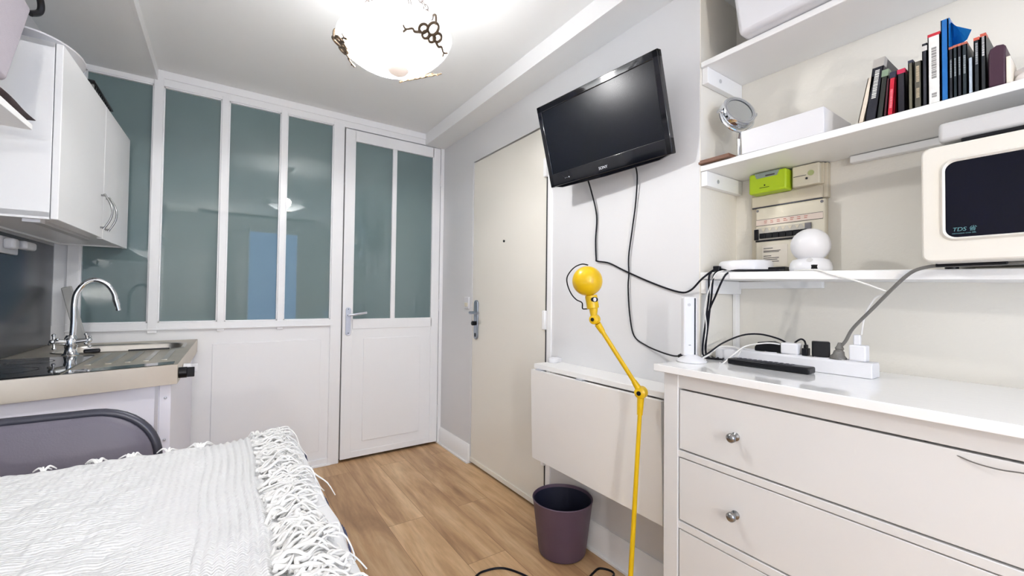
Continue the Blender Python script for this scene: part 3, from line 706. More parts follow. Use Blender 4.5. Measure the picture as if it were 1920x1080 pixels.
MB().hexa([(1.386, .2325, 1.716), (1.5, .2325, 1.716), (1.5, .2333, 1.716), (1.386, .2333, 1.716), (1.386, .2315, 1.784), (1.5, .2315, 1.784), (1.5, .2333, 1.784), (1.386, .2333, 1.784)]).prism([(1.40, .2325, 1.780), (1.395, .222, 1.762), (1.39, .197, 1.739), (1.395, .205, 1.722), (1.42, .2325, 1.718)], (.0012, .0006, .0008)).build('sleeve_flap', SLV, bb)
for i, (a, b, cc, e, n_) in enumerate(((.2335, .2265, (30, 34, 44), .119, 'first'), (.2265, .2195, (26, 40, 48), .120, 'second'), (.2195, .2125, (34, 36, 46), .120, 'third'), (.2125, .2035, (28, 42, 50), .120, 'last'))):
    book(a, b, e, cc, ['narrow dark grey book touching the tall blue book', 'narrow dark teal book, second right of the tall blue book', 'narrow charcoal book, third right of the tall blue book', 'dark teal book left of the short pale grey case'][i], title=[(.4, .75)], tcol=(140, 148, 152), cap=[(.96, 1.004, (186, 104, 84))])
book(.203, .1945, .080, (178, 190, 202), 'short pale grey translucent case between dark books', rough=.2)
book(.194, .1845, .121, (30, 38, 44), 'dark book with an orange-red top left of its twin', cap=[(.95, 1.004, (200, 92, 72))], title=[(.5, .9)], tcol=(150, 154, 158))
book(.184, .1745, .125, (24, 30, 36), 'dark book with an orange-red top left of the maroon box', cap=[(.95, 1.004, (200, 92, 72))], title=[(.6, .95)], tcol=(190, 190, 190))
t = thing('storage_case', 'dark maroon case with a rounded top on the middle shelf', 'case', (1.46, .16, Z2))
MB().prism([(1.384, y, z) for y, z in ((.172, Z2), (.147, Z2), (.1465, 1.676), (.150, 1.681), (.160, 1.683), (.169, 1.678), (.172, 1.668))], (.14, 0, 0)).build('body', mat('maroon_leather', (58, 26, 46), .5, var=.1), t, bevel=.003)
tag(box((1.384, .1398, Z2), (1.47, .1462, 1.651)).build('small_box', PAPER, bevel=.001), 'small cream box between the maroon case and the white bag', 'box')
def crumple(u, v):
    th, ph = u * 2 * math.pi, v * math.pi
    r = 1 + .16 * math.sin(5 * th + 3 * ph) * math.sin(ph) + .1 * math.sin(9 * th - 4 * ph)
    return (1.45 + .055 * r * math.sin(ph) * math.cos(th), .085 + .052 * r * math.sin(ph) * math.sin(th), max(Z2 + .001, Z2 + .022 - .032 * r * math.cos(ph)))
tag(MB().sheet(crumple, 40, 20).build('plastic_bag', mat('white_film', (238, 232, 230), .35, var=.04), angle=70), 'crumpled white plastic bag at the right end of the middle shelf', 'bag')

# ------------------------------------------------------------------ microwave
t = thing('microwave_oven', 'ivory microwave oven with a black window on the lowest shelf', 'microwave', (1.45, .03, 1.2))
MB().box((1.297, -.205, 1.207), (1.615, .262, 1.460)).build('body', MWAVE, t, bevel=.012, seg=3)
MB().prism([(1.300, y, z) for y, z in rrect(-.09, .262, 1.207, 1.460, .016)], (-.016, 0, 0)).build('door', MWAVE, t, bevel=.004)
fr = MB(); outer = rrect(-.062, .231, 1.250, 1.428, .022, 6); inner = rrect(-.055, .2235, 1.2575, 1.4195, .018, 6)
fo = [fr.bm.verts.new((1.2835, y, z)) for y, z in outer]; fm = [fr.bm.verts.new((1.2790, (y + y2) / 2, (z + z2) / 2)) for (y, z), (y2, z2) in zip(outer, inner)]; fi = [fr.bm.verts.new((1.2832, y, z)) for y, z in inner]
fr.bridge(fo, fm); fr.bridge(fm, fi); fr.build('window_frame', MWAVE, t, angle=70)
MB().prism([(1.2836, y, z) for y, z in inner], (-.0006, 0, 0)).build('window_glass', mat('microwave_glass', (5, 6, 22), .1, var=.05, spec=.2), t)
M_ = face_mx((1.2826, .196, 1.2735), (0, -1, 0), (0, 0, 1))
text('TDS 省', .0115, M_, TEALTEXT, 'printing', t, shear=.2)
text('microwave oven 20L', .0042, face_mx((1.2826, .196, 1.2655), (0, -1, 0), (0, 0, 1)), TEALTEXT, 'printing', t)
cp = box((1.284, -.2, 1.21), (1.3, -.093, 1.456)).build('control_panel', MWAVE, t, bevel=.003)
for z in (1.39, 1.29): MB().cyl((1.284, -.147, z), (1.268, -.147, z), .022, n=28).build('dial', GREYBOX, cp, bevel=.002)
for x, y in ((1.405, .235), (1.59, .235), (1.405, -.18), (1.59, -.18)): MB().cyl((x, y, Z3(y) + .0005), (x, y, 1.212), .012, n=14).build('foot', BLK, t)
tag(box((1.2885, -.19, 1.4605), (1.56, .2, 1.469)).build('tray', BLK, bevel=.002), 'thin black tray on top of the microwave', 'tray')
tag(MB().box((1.292, -.18, 1.4692), (1.55, .236, 1.512)).build('storage_box', GREYBOX, bevel=.008, seg=3), 'flat pale grey box on top of the microwave', 'box')
tag(MB().tube([(1.438, .467, .985), (1.437, .4506, 1.0063), (1.43, .4302, 1.0451), (1.405, .3772, 1.1051), (1.379, .3283, 1.1595), (1.374, .2975, 1.1912), (1.373, .2691, 1.202), (1.373, .245, 1.2035), (1.372, .20, 1.203), (1.372, .125, 1.203), (1.372, .0, 1.2015), (1.374, -.15, 1.198)], .0042, 10).build('power_cable', GCABLE), 'thick grey microwave cable curving down to the power strip', 'cable')
tag(MB().obox((1.366, .2, 1.2045), (.006, 0, 0), (0, .11, 0), (0, 0, .008)).build('cable_sleeve', BLK, bevel=.002), 'flat black sleeve on the cable under the microwave', 'cable')

# ------------------------------------------------------------------ electric board
t = thing('electrical_board', 'aged cream electrical backboard on the niche wall below the middle shelf', 'electrical board', (1.62, .67, 1.225))
MB().box((1.606, .548, 1.455), (XN, .79, 1.569)).box((1.612, .555, 1.225), (XN, .79, 1.456)).build('backboard', CREAM2, t, bevel=.003)
box((1.600, .560, 1.455), (1.607, .784, 1.496)).build('blank_cover', CREAM2, t, bevel=.003)
box((1.5995, .562, 1.4515), (1.6065, .782, 1.4555)).build('seam', VRIM, t)
box((1.598, .556, 1.500), (1.607, .572, 1.569)).build('cable_trunking', CREAM2, t, bevel=.002)
t = thing('consumer_unit', 'cream fuse box with a row of switches behind the white camera', 'fuse box', (1.6, .66, 1.228))
MB().box((1.590, .550, 1.228), (1.612, .766, 1.450)).build('cover', CREAM, t, bevel=.006, seg=3)
for y, z in ((.758, 1.44), (.559, 1.44), (.559, 1.24)): MB().cyl((1.5905, y, z), (1.5885, y, z), .0045, n=12).build('screw', SATIN, t)
box((1.5885, .556, 1.385), (1.5905, .762, 1.406)).build('label_strip', mat('pink_paper', (228, 212, 200), .8), t)
for z in (1.3845, 1.4055): box((1.5880, .556, z), (1.5900, .762, z + .0012)).build('strip_edge', INK, t)
g = MB()
for i in range(7):
    y = .735 - i * .021
    for k in range(2): g.box((1.5875, y - random.uniform(.008, .013), 1.399 - k * .006), (1.5888, y, 1.401 - k * .006))
g.build('handwriting', REDINK, t)
box((1.5875, .590, 1.330), (1.5905, .764, 1.376)).build('breaker_row', mat('pale_grey_breaker', (196, 192, 182), .5), t)
box((1.5868, .590, 1.327), (1.589, .764, 1.333)).build('rail', BLK, t)
for i in range(7):
    y = .737 - i * .0215
    box((1.578, y - .0098, 1.338), (1.588, y + .0098, 1.356)).build('switch_lever', BLK, t, bevel=.001)
    MB().prism([(1.587, y + .007, 1.374), (1.587, y - .008, 1.374), (1.587, y, 1.362)], (-.0008, 0, 0)).build('breaker_mark', CREAM2, t)
box((1.580, .753, 1.334), (1.588, .766, 1.372)).build('main_switch', BLK, t, bevel=.001)
box((1.584, .588, 1.345), (1.589, .606, 1.376)).build('end_breaker', SATIN, t)
box((1.589, .66, 1.238), (1.5905, .742, 1.312)).build('paper_label', PAPER, t)
g = MB()
for z, l in ((1.302, .03), (1.293, .055), (1.289, .05), (1.275, .025), (1.268, .05), (1.262, .045), (1.255, .05)): g.box((1.588, .737 - l, z - .001), (1.5892, .737, z + .001))
g.build('printing', INK, t)
t = thing('electricity_meter', 'lime green smart meter under the middle shelf', 'meter', (1.58, .71, 1.5))
box((1.555, .650, 1.496), (1.606, .772, 1.567)).build('body', LIME, t, bevel=.006, seg=3)
MB().prism([(1.5553, .752, 1.566), (1.5553, .670, 1.566), (1.5553, .678, 1.548), (1.5553, .745, 1.548)], (-.0015, 0, 0)).build('display', mat('grey_display', (142, 156, 150), .25), t)
box((1.5535, .685, 1.551), (1.5555, .715, 1.556)).build('digits', INK, t)
MB().cyl((1.5555, .718, 1.521), (1.554, .718, 1.521), .0025, n=10).box((1.554, .703, 1.5125), (1.5555, .735, 1.514)).build('marking', BLK, t)
t = thing('circuit_breaker', 'cream main circuit breaker beside the lime green meter', 'breaker', (1.59, .6, 1.5))
box((1.580, .563, 1.500), (1.606, .642, 1.569)).build('body', CREAM, t, bevel=.004, seg=3)
box((1.5785, .60, 1.533), (1.5805, .637, 1.5345)).build('marking', INK, t)
MB().cyl((1.580, .598, 1.522), (1.5775, .598, 1.522), .0035, n=12).build('test_button', BLK, t)
MB().cyl((1.580, .586, 1.538), (1.578, .586, 1.538), .009, n=16).build('green_dial', mat('pale_green', (176, 186, 128), .5), t)

# ------------------------------------------------------------------ small devices on the lowest shelf
pz = Z3(.745)
tag(MB().lathe([(0, .002), (.078, .002), (.082, .006), (.083, .012), (.081, .034), (.076, .039), (0, .040)], (1.472, .742, pz), n=48).build('network_hub', WPLAST, angle=50), 'flat round white hub at the left end of the lowest shelf', 'hub')
t = thing('security_camera', 'white ball-shaped camera on the lowest shelf before the fuse box', 'camera', (1.472, .548, Z3(.548)))
cz = Z3(.548)
MB().lathe([(0, .001), (.05, .001), (.054, .006), (.055, .014), (.052, .028), (.046, .037), (.03, .042), (0, .043)], (1.472, .548, cz), n=40).build('base', WPLAST, t)
MB().ball((1.472, .548, cz + .0815), .0515, 32).build('ball_head', WPLAST, t)
MB().lathe([(0, 0), (.0075, 0), (.008, .0008), (0, .0012)], (1.4265, .533, cz + .0335), V((-.75, -.25, .6)), 16).build('button', GREYBOX, t)
MB().obox((1.427, .523, cz + .013), (.012, -.006, 0), (.006, .012, 0), (0, 0, .012)).build('socket', BLK, t)
tag(box((1.455, .612, Z3(.63) + .0005), (1.49, .665, Z3(.63) + .018)).build('adapter', BLK, bevel=.002), 'small black adapter between the white hub and the ball camera', 'adapter')
tag(MB().obox((1.40, .80, Z3(.8) + .012), (.028, .006, 0), (-.004, .02, 0), (0, 0, .018)).build('connector', BLK, bevel=.002), 'black cable connector at the left tip of the lowest shelf', 'connector')
tag(MB().tube([(1.40, .79, Z3(.79) + .01), (1.393, .74, Z3(.74) + .006), (1.392, .68, Z3(.68) + .0045), (1.41, .62, Z3(.62) + .0045), (1.455, .615, Z3(.6) + .007)], .0035).build('cable', CABLE), 'black cable lying along the front edge of the lowest shelf', 'cable')
GC = 'black cables hanging at the niche corner'
for i, (top, mid, bot, lbl) in enumerate((((1.40, .812, 1.213), (1.378, .828, 1.05), (1.372, .836, .93), 'leftmost of the black cables hanging at the niche corner'),
                              ((1.41, .795, 1.214), (1.381, .820, 1.05), (1.378, .828, .93), 'middle black cable hanging at the niche corner'),
                              ((1.43, .755, 1.213), (1.380, .822, 1.06), (1.384, .831, .93), 'black cable slanting from the hub down the niche corner'))):
    m1 = V(top) + V((-.028, .004, -.012)); m1.x = 1.377
    tag(MB().tube([top, m1, (V(m1) + V(mid)) / 2 + V((0, -.004 + .004 * i, 0)), mid, bot, (1.38, .80 - .012 * i, .9185), (1.42, .83 - .02 * i, .9185)], .0032).build('cable', CABLE), lbl, 'cable', GC)
tag(MB().tube([(1.400, .775, 1.217), (1.3768, .792, 1.206), (1.374, .812, 1.16), (1.374, .830, 1.09), (1.375, .825, 1.02), (1.376, .838, .94), (1.36, .83, .9185), (1.33, .80, .9175)], .002).build('cable', WCABLE), 'thin white cable hanging among the black ones at the niche corner', 'cable')
tag(MB().tube([(1.42, .5702, Z3(.57) + .003), (1.385, .502, Z3(.5) + .0025), (1.3795, .462, 1.191), (1.379, .403, 1.1705), (1.385, .3609, 1.1506), (1.395, .3446, 1.1412), (1.41, .3621, 1.1373), (1.425, .3824, 1.1261), (1.44, .4072, 1.0825), (1.442, .4161, 1.028)], .0022).build('cable', WCABLE), 'white cable looping from the ball camera to the white charger', 'cable')

# ------------------------------------------------------------------ things on the dresser
ZT = .9145
t = thing('wifi_router', 'slim white upright router on a round foot at the dresser corner', 'router', (1.268, .830, ZT))
MB().lathe([(0, 0), (.046, 0), (.047, .003), (.040, .010), (.026, .018), (.016, .024), (0, .025)], (1.268, .812, ZT), n=40).build('foot', WPLAST, t)
bx = V((.80, -.60, 0)).normalized(); by = V((.60, .80, 0))
MB().obox(V((1.268, .818, ZT + .115)) - bx * .003, bx * .044, by * .030, V((0, 0, .192))).build('body', WPLAST, t, bevel=.006, seg=3)
MB().obox(V((1.268, .818, ZT + .115)) + bx * .0105 - by * .0154, bx * .0045, by * .001, V((0, 0, .186))).build('front_slot', BLK, t)
MB().cyl(V((1.268, .818, ZT + .186)) - bx * .008 - by * .0148, V((1.268, .818, ZT + .186)) - bx * .008 - by * .016, .005, n=16).build('button', GREYBOX, t)
MB().obox(V((1.268, .818, ZT + .055)) - bx * .006 - by * .0152, bx * .007, by * .001, V((0, 0, .0015))).build('marking', INK, t)
t = thing('remote_control', 'long black television remote lying before the white power strip', 'remote', (1.355, .61, ZT))
ra = V((.02, -1, 0)).normalized(); rp = V((1, .02, 0)).normalized(); rc = V((1.350, .612, ZT + .010))
MB().obox(rc, ra * .225, rp * .046, V((0, 0, .018))).build('body', BLK, t, bevel=.004, seg=3)
g = MB()
for i in range(11):
    for j in (-1, 0, 1): g.obox(rc + ra * (-.09 + i * .015) + rp * (j * .012) + V((0, 0, .0095)), ra * .008, rp * .007, V((0, 0, .0015)))
g.build('keypad', VRIM, t)
t = thing('power_strip', 'long white power strip lying at the back of the dresser top', 'power strip', (1.435, .6, ZT))
MB().prism([(x, .812, z) for x, z in ((1.408, ZT), (1.468, ZT), (1.468, ZT + .034), (1.462, ZT + .040), (1.414, ZT + .040), (1.408, ZT + .034))], (0, -.428, 0)).build('body', WPLAST, t, bevel=.002)
for i in range(6): MB().lathe([(.021, .0002), (.0215, .002), (.0195, .002), (.019, .0002)], (1.438, .775 - i * .067, ZT + .040), n=24).build('outlet', WPLAST, t)
zp = ZT + .0405
t = thing('black_plug', 'wide black plug at the far left end of the power strip', 'plug', (1.44, .65, zp))
MB().prism([(1.425, y, z) for y, z in ((.690, zp), (.612, zp), (.612, zp + .024), (.640, zp + .034), (.680, zp + .028), (.690, zp + .012))], (.032, 0, 0)).build('body', BLK, t, bevel=.003)
t = thing('usb_charger', 'white cube charger with a cable on the power strip', 'charger', (1.44, .585, zp))
MB().box((1.418, .562, zp), (1.455, .610, zp + .034)).build('body', WPLAST, t, bevel=.005, seg=3)
MB().tube([(1.42, .612, zp + .028), (1.40, .64, zp + .03), (1.385, .69, zp + .018), (1.345, .70, zp + .003), (1.325, .735, ZT + .003), (1.31, .74, ZT + .0025)], .0022).build('cable', WCABLE, t)
t = thing('black_plug', 'slim black plug with a looped lead right of the white cube charger', 'plug', (1.44, .545, zp))
MB().box((1.428, .541, zp), (1.452, .556, zp + .022)).box((1.433, .544, zp + .02), (1.447, .553, zp + .032)).build('body', BLK, t, bevel=.002)
MB().tube([(1.44, .549, zp + .03), (1.44, .552, zp + .042), (1.445, .562, zp + .047), (1.455, .575, zp + .042), (1.463, .59, zp + .03), (1.472, .61, zp + .01), (1.476, .64, ZT + .01)], .0026).build('lead', CABLE, t)
t = thing('power_adapter', 'black cube adapter in the middle of the power strip', 'adapter', (1.44, .51, zp))
MB().obox((1.444, .512, zp + .0225), V((.03, .012, 0)), V((-.016, .04, 0)), (0, 0, .045)).build('body', BLK, t, bevel=.003)
t = thing('grey_plug', 'grey cone-shaped mains plug at the end of the microwave cable', 'plug', (1.44, .468, zp))
MB().lathe([(0, 0), (.0195, 0), (.0195, .006), (.014, .012), (.012, .022), (.009, .024), (.009, .027), (.011, .029), (.0075, .036), (.0055, .046), (0, .047)], (1.438, .468, zp), V((.05, -.1, 1)), 20).build('body', GCABLE, t)
t = thing('usb_charger', 'white upright charger at the right end of the power strip', 'charger', (1.44, .42, zp))
MB().box((1.425, .402, zp), (1.457, .440, zp + .044)).build('body', WPLAST, t, bevel=.004, seg=3)
box((1.435, .417, zp + .043), (1.448, .433, zp + .072)).build('cable_boot', WPLAST, t, bevel=.003)
tag(MB().tube([(1.31, .80, ZT + .012), (1.34, .79, ZT + .03), (1.38, .768, ZT + .06), (1.41, .72, ZT + .088), (1.43, .675, ZT + .094), (1.445, .63, ZT + .084), (1.452, .605, ZT + .07), (1.460, .595, ZT + .05), (1.476, .58, ZT + .012)], .0028).build('cable', CABLE), 'black cable arching over the left end of the power strip', 'cable')
tag(MB().tube([(1.308, .80, ZT + .010), (1.33, .79, ZT + .02), (1.37, .80, ZT + .028), (1.40, .79, ZT + .043), (1.41, .75, ZT + .046), (1.395, .72, ZT + .036), (1.375, .73, ZT + .012), (1.35, .745, ZT + .003)], .003).build('cable', WCABLE), 'white cable curled beside the router foot', 'cable')

# ------------------------------------------------------------------ light switch on the far right wall
t = thing('light_switch', 'small white light switch on the wall left of the entry door handle', 'switch', (XR, 2.575, 1.03))
box((XR - .009, 2.545, 1.035), (XR, 2.607, 1.115)).build('plate', WPLAST, t, bevel=.003)
box((XR - .013, 2.556, 1.048), (XR - .008, 2.596, 1.076)).build('rocker', CREAM, t, bevel=.002)

# ------------------------------------------------------------------ kitchenette
t = thing('kitchenette', 'small kitchen unit with steel sink and black hob in the far left corner', 'kitchen unit', (-.4, 2.4, 0))
PA, PB, PC, PD = V((-.134, 1.955, 0)), V((-.697, 1.80, 0)), V((-.697, 2.972, 0)), V((-.118, 2.972, 0))
def zed(p, z): return V((p.x, p.y, z))
ZK = .86
side_d = (PB - PA).normalized(); inn = V((side_d.y, -side_d.x, 0));  inn = inn if inn.y > 0 else -inn
A1, B1 = PA + V((-.018, .02, 0)), PB + V((.002, .02, 0))
MB().prism([zed(A1 + side_d * .034, .06), zed(B1, .06), zed(PC + V((.002, -.002, 0)), .06), zed(PD + V((-.05, -.002, 0)), .06)], (0, 0, ZK - .07 - .06)).build('carcass', LILAC, t, bevel=.002)
MB().prism([zed(A1 + side_d * .036 - inn * .001, .06), zed(A1 + side_d * .046 - inn * .001, .06), zed(A1 + side_d * .046 + inn * .01, .06), zed(A1 + side_d * .036 + inn * .01, .06)], (0, 0, ZK - .07 - .06)).build('corner_strip', ALU, t)
cp_ = MB().prism([zed(A1, .06), zed(A1 + side_d * .033, .06), zed(A1 + side_d * .033 + inn * .05, .06), zed(A1 + inn * .05, .06)], (0, 0, ZK - .07 - .06)).build('corner_post', LILAC, t, bevel=.001)
for z in (.74, .59): MB().ball(A1 + side_d * .016 - inn * .001 + V((0, 0, z)), .005, 10).build('screw', ALU, cp_)
MB().prism([zed(PD + V((-.05, -.004, 0)), .06), zed(A1 + side_d * .034 + inn * .05, .06), zed(A1 + inn * .05, .06), zed(PD + V((-.02, -.004, 0)), .06)], (0, 0, ZK - .07 - .06)).build('front_panel', LILAC, t, bevel=.001)
MB().prism([zed(A1 + side_d * .05 + inn * .03, 0), zed(B1 + V((.004, .03, 0)), 0), zed(PC + V((.002, -.002, 0)), 0), zed(PD + V((-.08, -.002, 0)), 0)], (0, 0, .06)).build('plinth', BLK, t)
# worktop with a basin hole
wt = bmesh.new(); out = [wt.verts.new(zed(p, ZK)) for p in (PA, PD, PC, PB)]
bas = rrect(-.585, -.165, 2.50, 2.80, .07, 6); hole = [wt.verts.new((x, y, ZK)) for x, y in bas]
ed = []
for ring in (out, hole):
    for i in range(len(ring)): ed.append(wt.edges.new((ring[i], ring[(i + 1) % len(ring)])))
bmesh.ops.triangle_fill(wt, use_beauty=True, use_dissolve=False, edges=ed)
low = [wt.verts.new(zed(p, ZK - .07)) for p in (PA, PD, PC, PB)]
for i in range(4): wt.faces.new((out[i], out[(i + 1) % 4], low[(i + 1) % 4], low[i]))
mb = MB(); mb.bm.free(); mb.bm = wt
mb.build('worktop', STEELTAN, t, angle=30)
bs = MB(); lv = [(0, 1.0, .0006), (.006, .985, -.006), (.05, .97, -.09), (.12, .9, -.13)]
cx, cy = -.375, 2.65; prev = None
for q, sc_, dz in lv:
    g = [bs.bm.verts.new((cx + (x - cx) * sc_, cy + (y - cy) * sc_, ZK + dz)) for x, y in bas]
    if prev: bs.bridge(prev, g)
    prev = g
bs.bm.faces.new(prev); bs.build('basin', STEEL, t, angle=60)
g = MB(); outer = rrect(-.60, -.15, 2.485, 2.815, .08, 6)
a_ = [g.bm.verts.new((x, y, ZK + .0003)) for x, y in outer]; b_ = [g.bm.verts.new((-.375 + (x + .375) * .985, 2.65 + (y - 2.65) * .98, ZK + .004)) for x, y in outer]; c_ = [g.bm.verts.new((x, y, ZK + .0005)) for x, y in bas]
g.bridge(a_, b_); g.bridge(b_, c_); g.build('basin_lip', STEEL, t, angle=60)
dbm = MB()
for i in range(6): 
    x = -.185 - i * .052; dbm.obox((x, 2.27 - .006 * i, ZK + .002), (.018, 0, 0), (0, .34, 0), (0, 0, .004))
dbm.build('draining_ridges', STEEL, t, bevel=.0015)
MB().prism([zed(PA, ZK) + V((-.012, .012, 0)), zed(PA, ZK) + side_d * .29 + V((0, .012, 0)), zed(PA, ZK) + side_d * .29 + V((0, .09, 0)), zed(PA, ZK) + V((-.014, .085, 0))], (0, 0, .0015)).build('front_gutter', BLKGLASS, t)
MB().prism([zed(PA, ZK) + side_d * .295 + V((0, .012, 0)), zed(PB, ZK) + V((.012, .012, 0)), (-.685, 2.36, ZK), (-.425, 2.36, ZK)], (0, 0, .005)).build('hob', BLKGLASS, t, bevel=.001)
MB().lathe([(.075, 0), (.076, .0004), (.073, .0004), (.072, 0)], (-.57, 2.02, ZK + .005), n=36).lathe([(.06, 0), (.061, .0004), (.058, .0004), (.057, 0)], (-.57, 2.23, ZK + .005), n=36).build('hob_ring', VRIM, t)
kn = MB().cyl((-.134, 2.0, .823), (-.108, 2.0, .823), .020, n=14).obox((-.098, 2.0, .823), (.024, 0, 0), (0, .01, 0), (0, 0, .036)).build('hob_knob', BLK, t, bevel=.002)
kn2 = MB().cyl((-.130, 2.16, .815), (-.104, 2.16, .815), .020, n=14).obox((-.094, 2.16, .815), (.022, 0, 0), (0, .012, 0), (0, 0, .034)).build('hob_knob', WPLAST, t, bevel=.002)
lab(kn, 'black control knob'); lab(kn2, 'white control knob')

# tap
t = thing('kitchen_tap', 'chrome swan-neck mixer tap standing on the steel sink unit', 'tap', (-.50, 2.405, ZK))
TB = V((-.505, 2.405, ZK))
MB().lathe([(0, 0), (.026, 0), (.027, .006), (.020, .012), (.017, .03), (.020, .045), (.022, .06), (.018, .075), (.013, .085), (0, .086)], TB, n=28).build('body', CHROME, t)
MB().tube([TB + V((.004, 0, .08)), TB + V((.006, 0, .14)), TB + V((.006, 0, .21)), TB + V((.012, .002, .255)), TB + V((.035, .004, .295)), TB + V((.065, .006, .310)), TB + V((.10, .008, .293)), TB + V((.122, .01, .255)), TB + V((.128, .010, .225))], .0095, 14).build('spout', CHROME, t)
MB().cyl(TB + V((.128, .010, .228)), TB + V((.134, .010, .204)), .0115, .0105, n=18).cyl(TB + V((.133, .010, .207)), TB + V((.138, .010, .182)), .0095, .0085, n=18).build('aerator', CHROME, t)
for sg, an in ((-1, 200), (1, 10)):
    hd = V((math.cos(math.radians(an)), math.sin(math.radians(an)) - .25, .12)).normalized()
    h0 = TB + V((0, 0, .056)) + hd * .018; h1 = h0 + hd * .032
    m = MB().cyl(h0, h1, .013, .011, n=16)
    x, y = m.frame_of(hd)
    for k in range(4):
        q = k * math.pi / 2 + .4; e = h1 + (x * math.cos(q) + y * math.sin(q)) * .028
        m.cyl(h1, e, .0042, n=10).ball(e, .0065, 10)
    m.ball(h1 + hd * .004, .010, 14).build('cross_handle', CHROME, t)
tag(MB().obox((-.455, 2.47, ZK + .012), (.05, .01, 0), (-.006, .03, 0), (0, 0, .014)).build('sink_sponge', BLK, bevel=.004), 'small black sponge beside the sink basin', 'sponge')
tag(MB().obox((-.27, 2.47, ZK + .0068), (.14, .012, 0), (-.001, .012, 0), (0, 0, .006)).build('kitchen_knife', BLK, bevel=.002), 'slim dark utensil lying along the edge of the sink basin', 'utensil')
tag(MB().obox(V((-.600, 2.892, ZK + .150)), V((.036, 0, .012)), V((0, .014, 0)), V((-.085, .12, .265))).build('brush_handle', GREYSTICK, bevel=.004), 'pale grey handle leaning against the corner behind the tap', 'handle')

# splashback, socket
tag(box((XL + .001, 1.70, .862), (XL + .006, 2.966, 1.342)).build('splashback', SPLASH, bevel=.001), 'dark slate splashback panel on the wall above the hob', 'panel')
t = thing('wall_socket', 'white double wall socket on the dark splashback under the cupboard', 'socket', (XL + .006, 2.45, 1.27))
box((XL + .006, 2.33, 1.262), (XL + .018, 2.50, 1.325)).build('plate', WPLAST, t, bevel=.004)
MB().box((XL + .018, 2.35, 1.277), (XL + .05, 2.40, 1.318)).box((XL + .018, 2.45, 1.285), (XL + .055, 2.56, 1.318)).build('plug', WPLAST, t, bevel=.01, seg=3)

# ------------------------------------------------------------------ wall cupboard
ang = math.radians(-2.2)
P0 = V((-.447, 1.945, 0)); P1 = V((-.426, 2.965, 0)); fd = (P1 - P0).normalized(); nx = V((fd.y, -fd.x, 0))
t = thing('wall_cupboard', 'white double-door kitchen wall cupboard above the sink unit', 'cupboard', (-.55, 2.45, 1.35))
Z0, Z1 = 1.350, 1.922; th = .018
def slab(a, b, depth, z0, z1): return MB().prism([zed(a, z0), zed(b, z0), zed(b - nx * depth, z0), zed(a - nx * depth, z0)], (0, 0, z1 - z0))
body = MB(); a0, b0 = P0 - nx * (th + .002), P1 - nx * (th + .002); dp = .228
for m_ in (slab(a0, a0 + fd * .018, dp, Z0, Z1), slab(b0 - fd * .018, b0, dp, Z0, Z1), slab(a0, b0, dp, Z1 - .018, Z1), slab(a0 - V((0, 0, 0)), b0, dp, Z0 + .006, Z0 + .024), slab(a0 - nx * (dp - .006), b0 - nx * (dp - .006), .006, Z0, Z1)):
    tmp = bpy.data.meshes.new('tmp'); m_.bm.to_mesh(tmp); m_.bm.free(); body.bm.from_mesh(tmp); bpy.data.meshes.remove(tmp)
body.build('carcass', CUPB, t, bevel=.001)
split = P0 + fd * .535
for a, b, hy, zz0 in ((P0, split - fd * .002, .497, Z0 + .001), (split + fd * .002, P1, .575, Z0 - .003)):
    dr = slab(a, b, th, zz0, Z1 - .001)  .build('door', CUPB, t, bevel=.002)
    hb = P0 + fd * (hy - .0); pts = []
    for i in range(9):
        f = i / 8; pts.append(zed(hb + nx * (.010 + .026 * math.sin(math.pi * f)), 1.385 + .15 * f))
    MB().tube(pts, .0038, 10, 3).cyl(zed(hb - nx * .001, 1.392), zed(hb + nx * .016, 1.392), .004, n=10).cyl(zed(hb - nx * .001, 1.528), zed(hb + nx * .016, 1.528), .004, n=10).build('handle', SATIN, dr)
us = MB(); us.prism([zed(P0 + fd * .06 - nx * .055, Z0 - .006), zed(P0 + fd * .62 - nx * .055, Z0 - .006), zed(P0 + fd * .62 - nx * .080, Z0 - .006), zed(P0 + fd * .06 - nx * .080, Z0 - .006)], (0, 0, .012)).build('under_light', GREYBOX, t)
MB().prism([zed(P0 + fd * .02 - nx * .045, Z0 - .010), zed(P0 + fd * .06 - nx * .045, Z0 - .010), zed(P0 + fd * .06 - nx * .085, Z0 - .010), zed(P0 + fd * .02 - nx * .085, Z0 - .010)], (0, 0, .016)).build('light_end_cap', WPLAST, t)
ds = MB().lathe([(0, 0), (.12, 0), (.125, .002), (.166, .018), (.170, .0185), (.170, .0225), (.163, .022), (.12, .006), (0, .005)], (0, 0, 0), n=64)
for v in ds.bm.verts: v.co = V((v.co.x * .62 - .540, v.co.y + 2.12, v.co.z * 1.35 + 1.9232))
tag(ds.build('serving_dish', WPLAST, angle=60), 'flat oval white dish on top of the wall cupboard', 'dish')
t = thing('dish_rack', 'black slatted rack lying on top of the wall cupboard', 'rack', (-.46, 2.46, 1.923))
box((-.60, 2.285, 1.944), (-.437, 2.62, 1.952)).build('tray', BLK, t, bevel=.003)
g = MB()
for i in range(11): g.box((-.59, 2.30 + i * .029, 1.923), (-.442, 2.306 + i * .029, 1.945))
g.build('slats', SATIN, t)

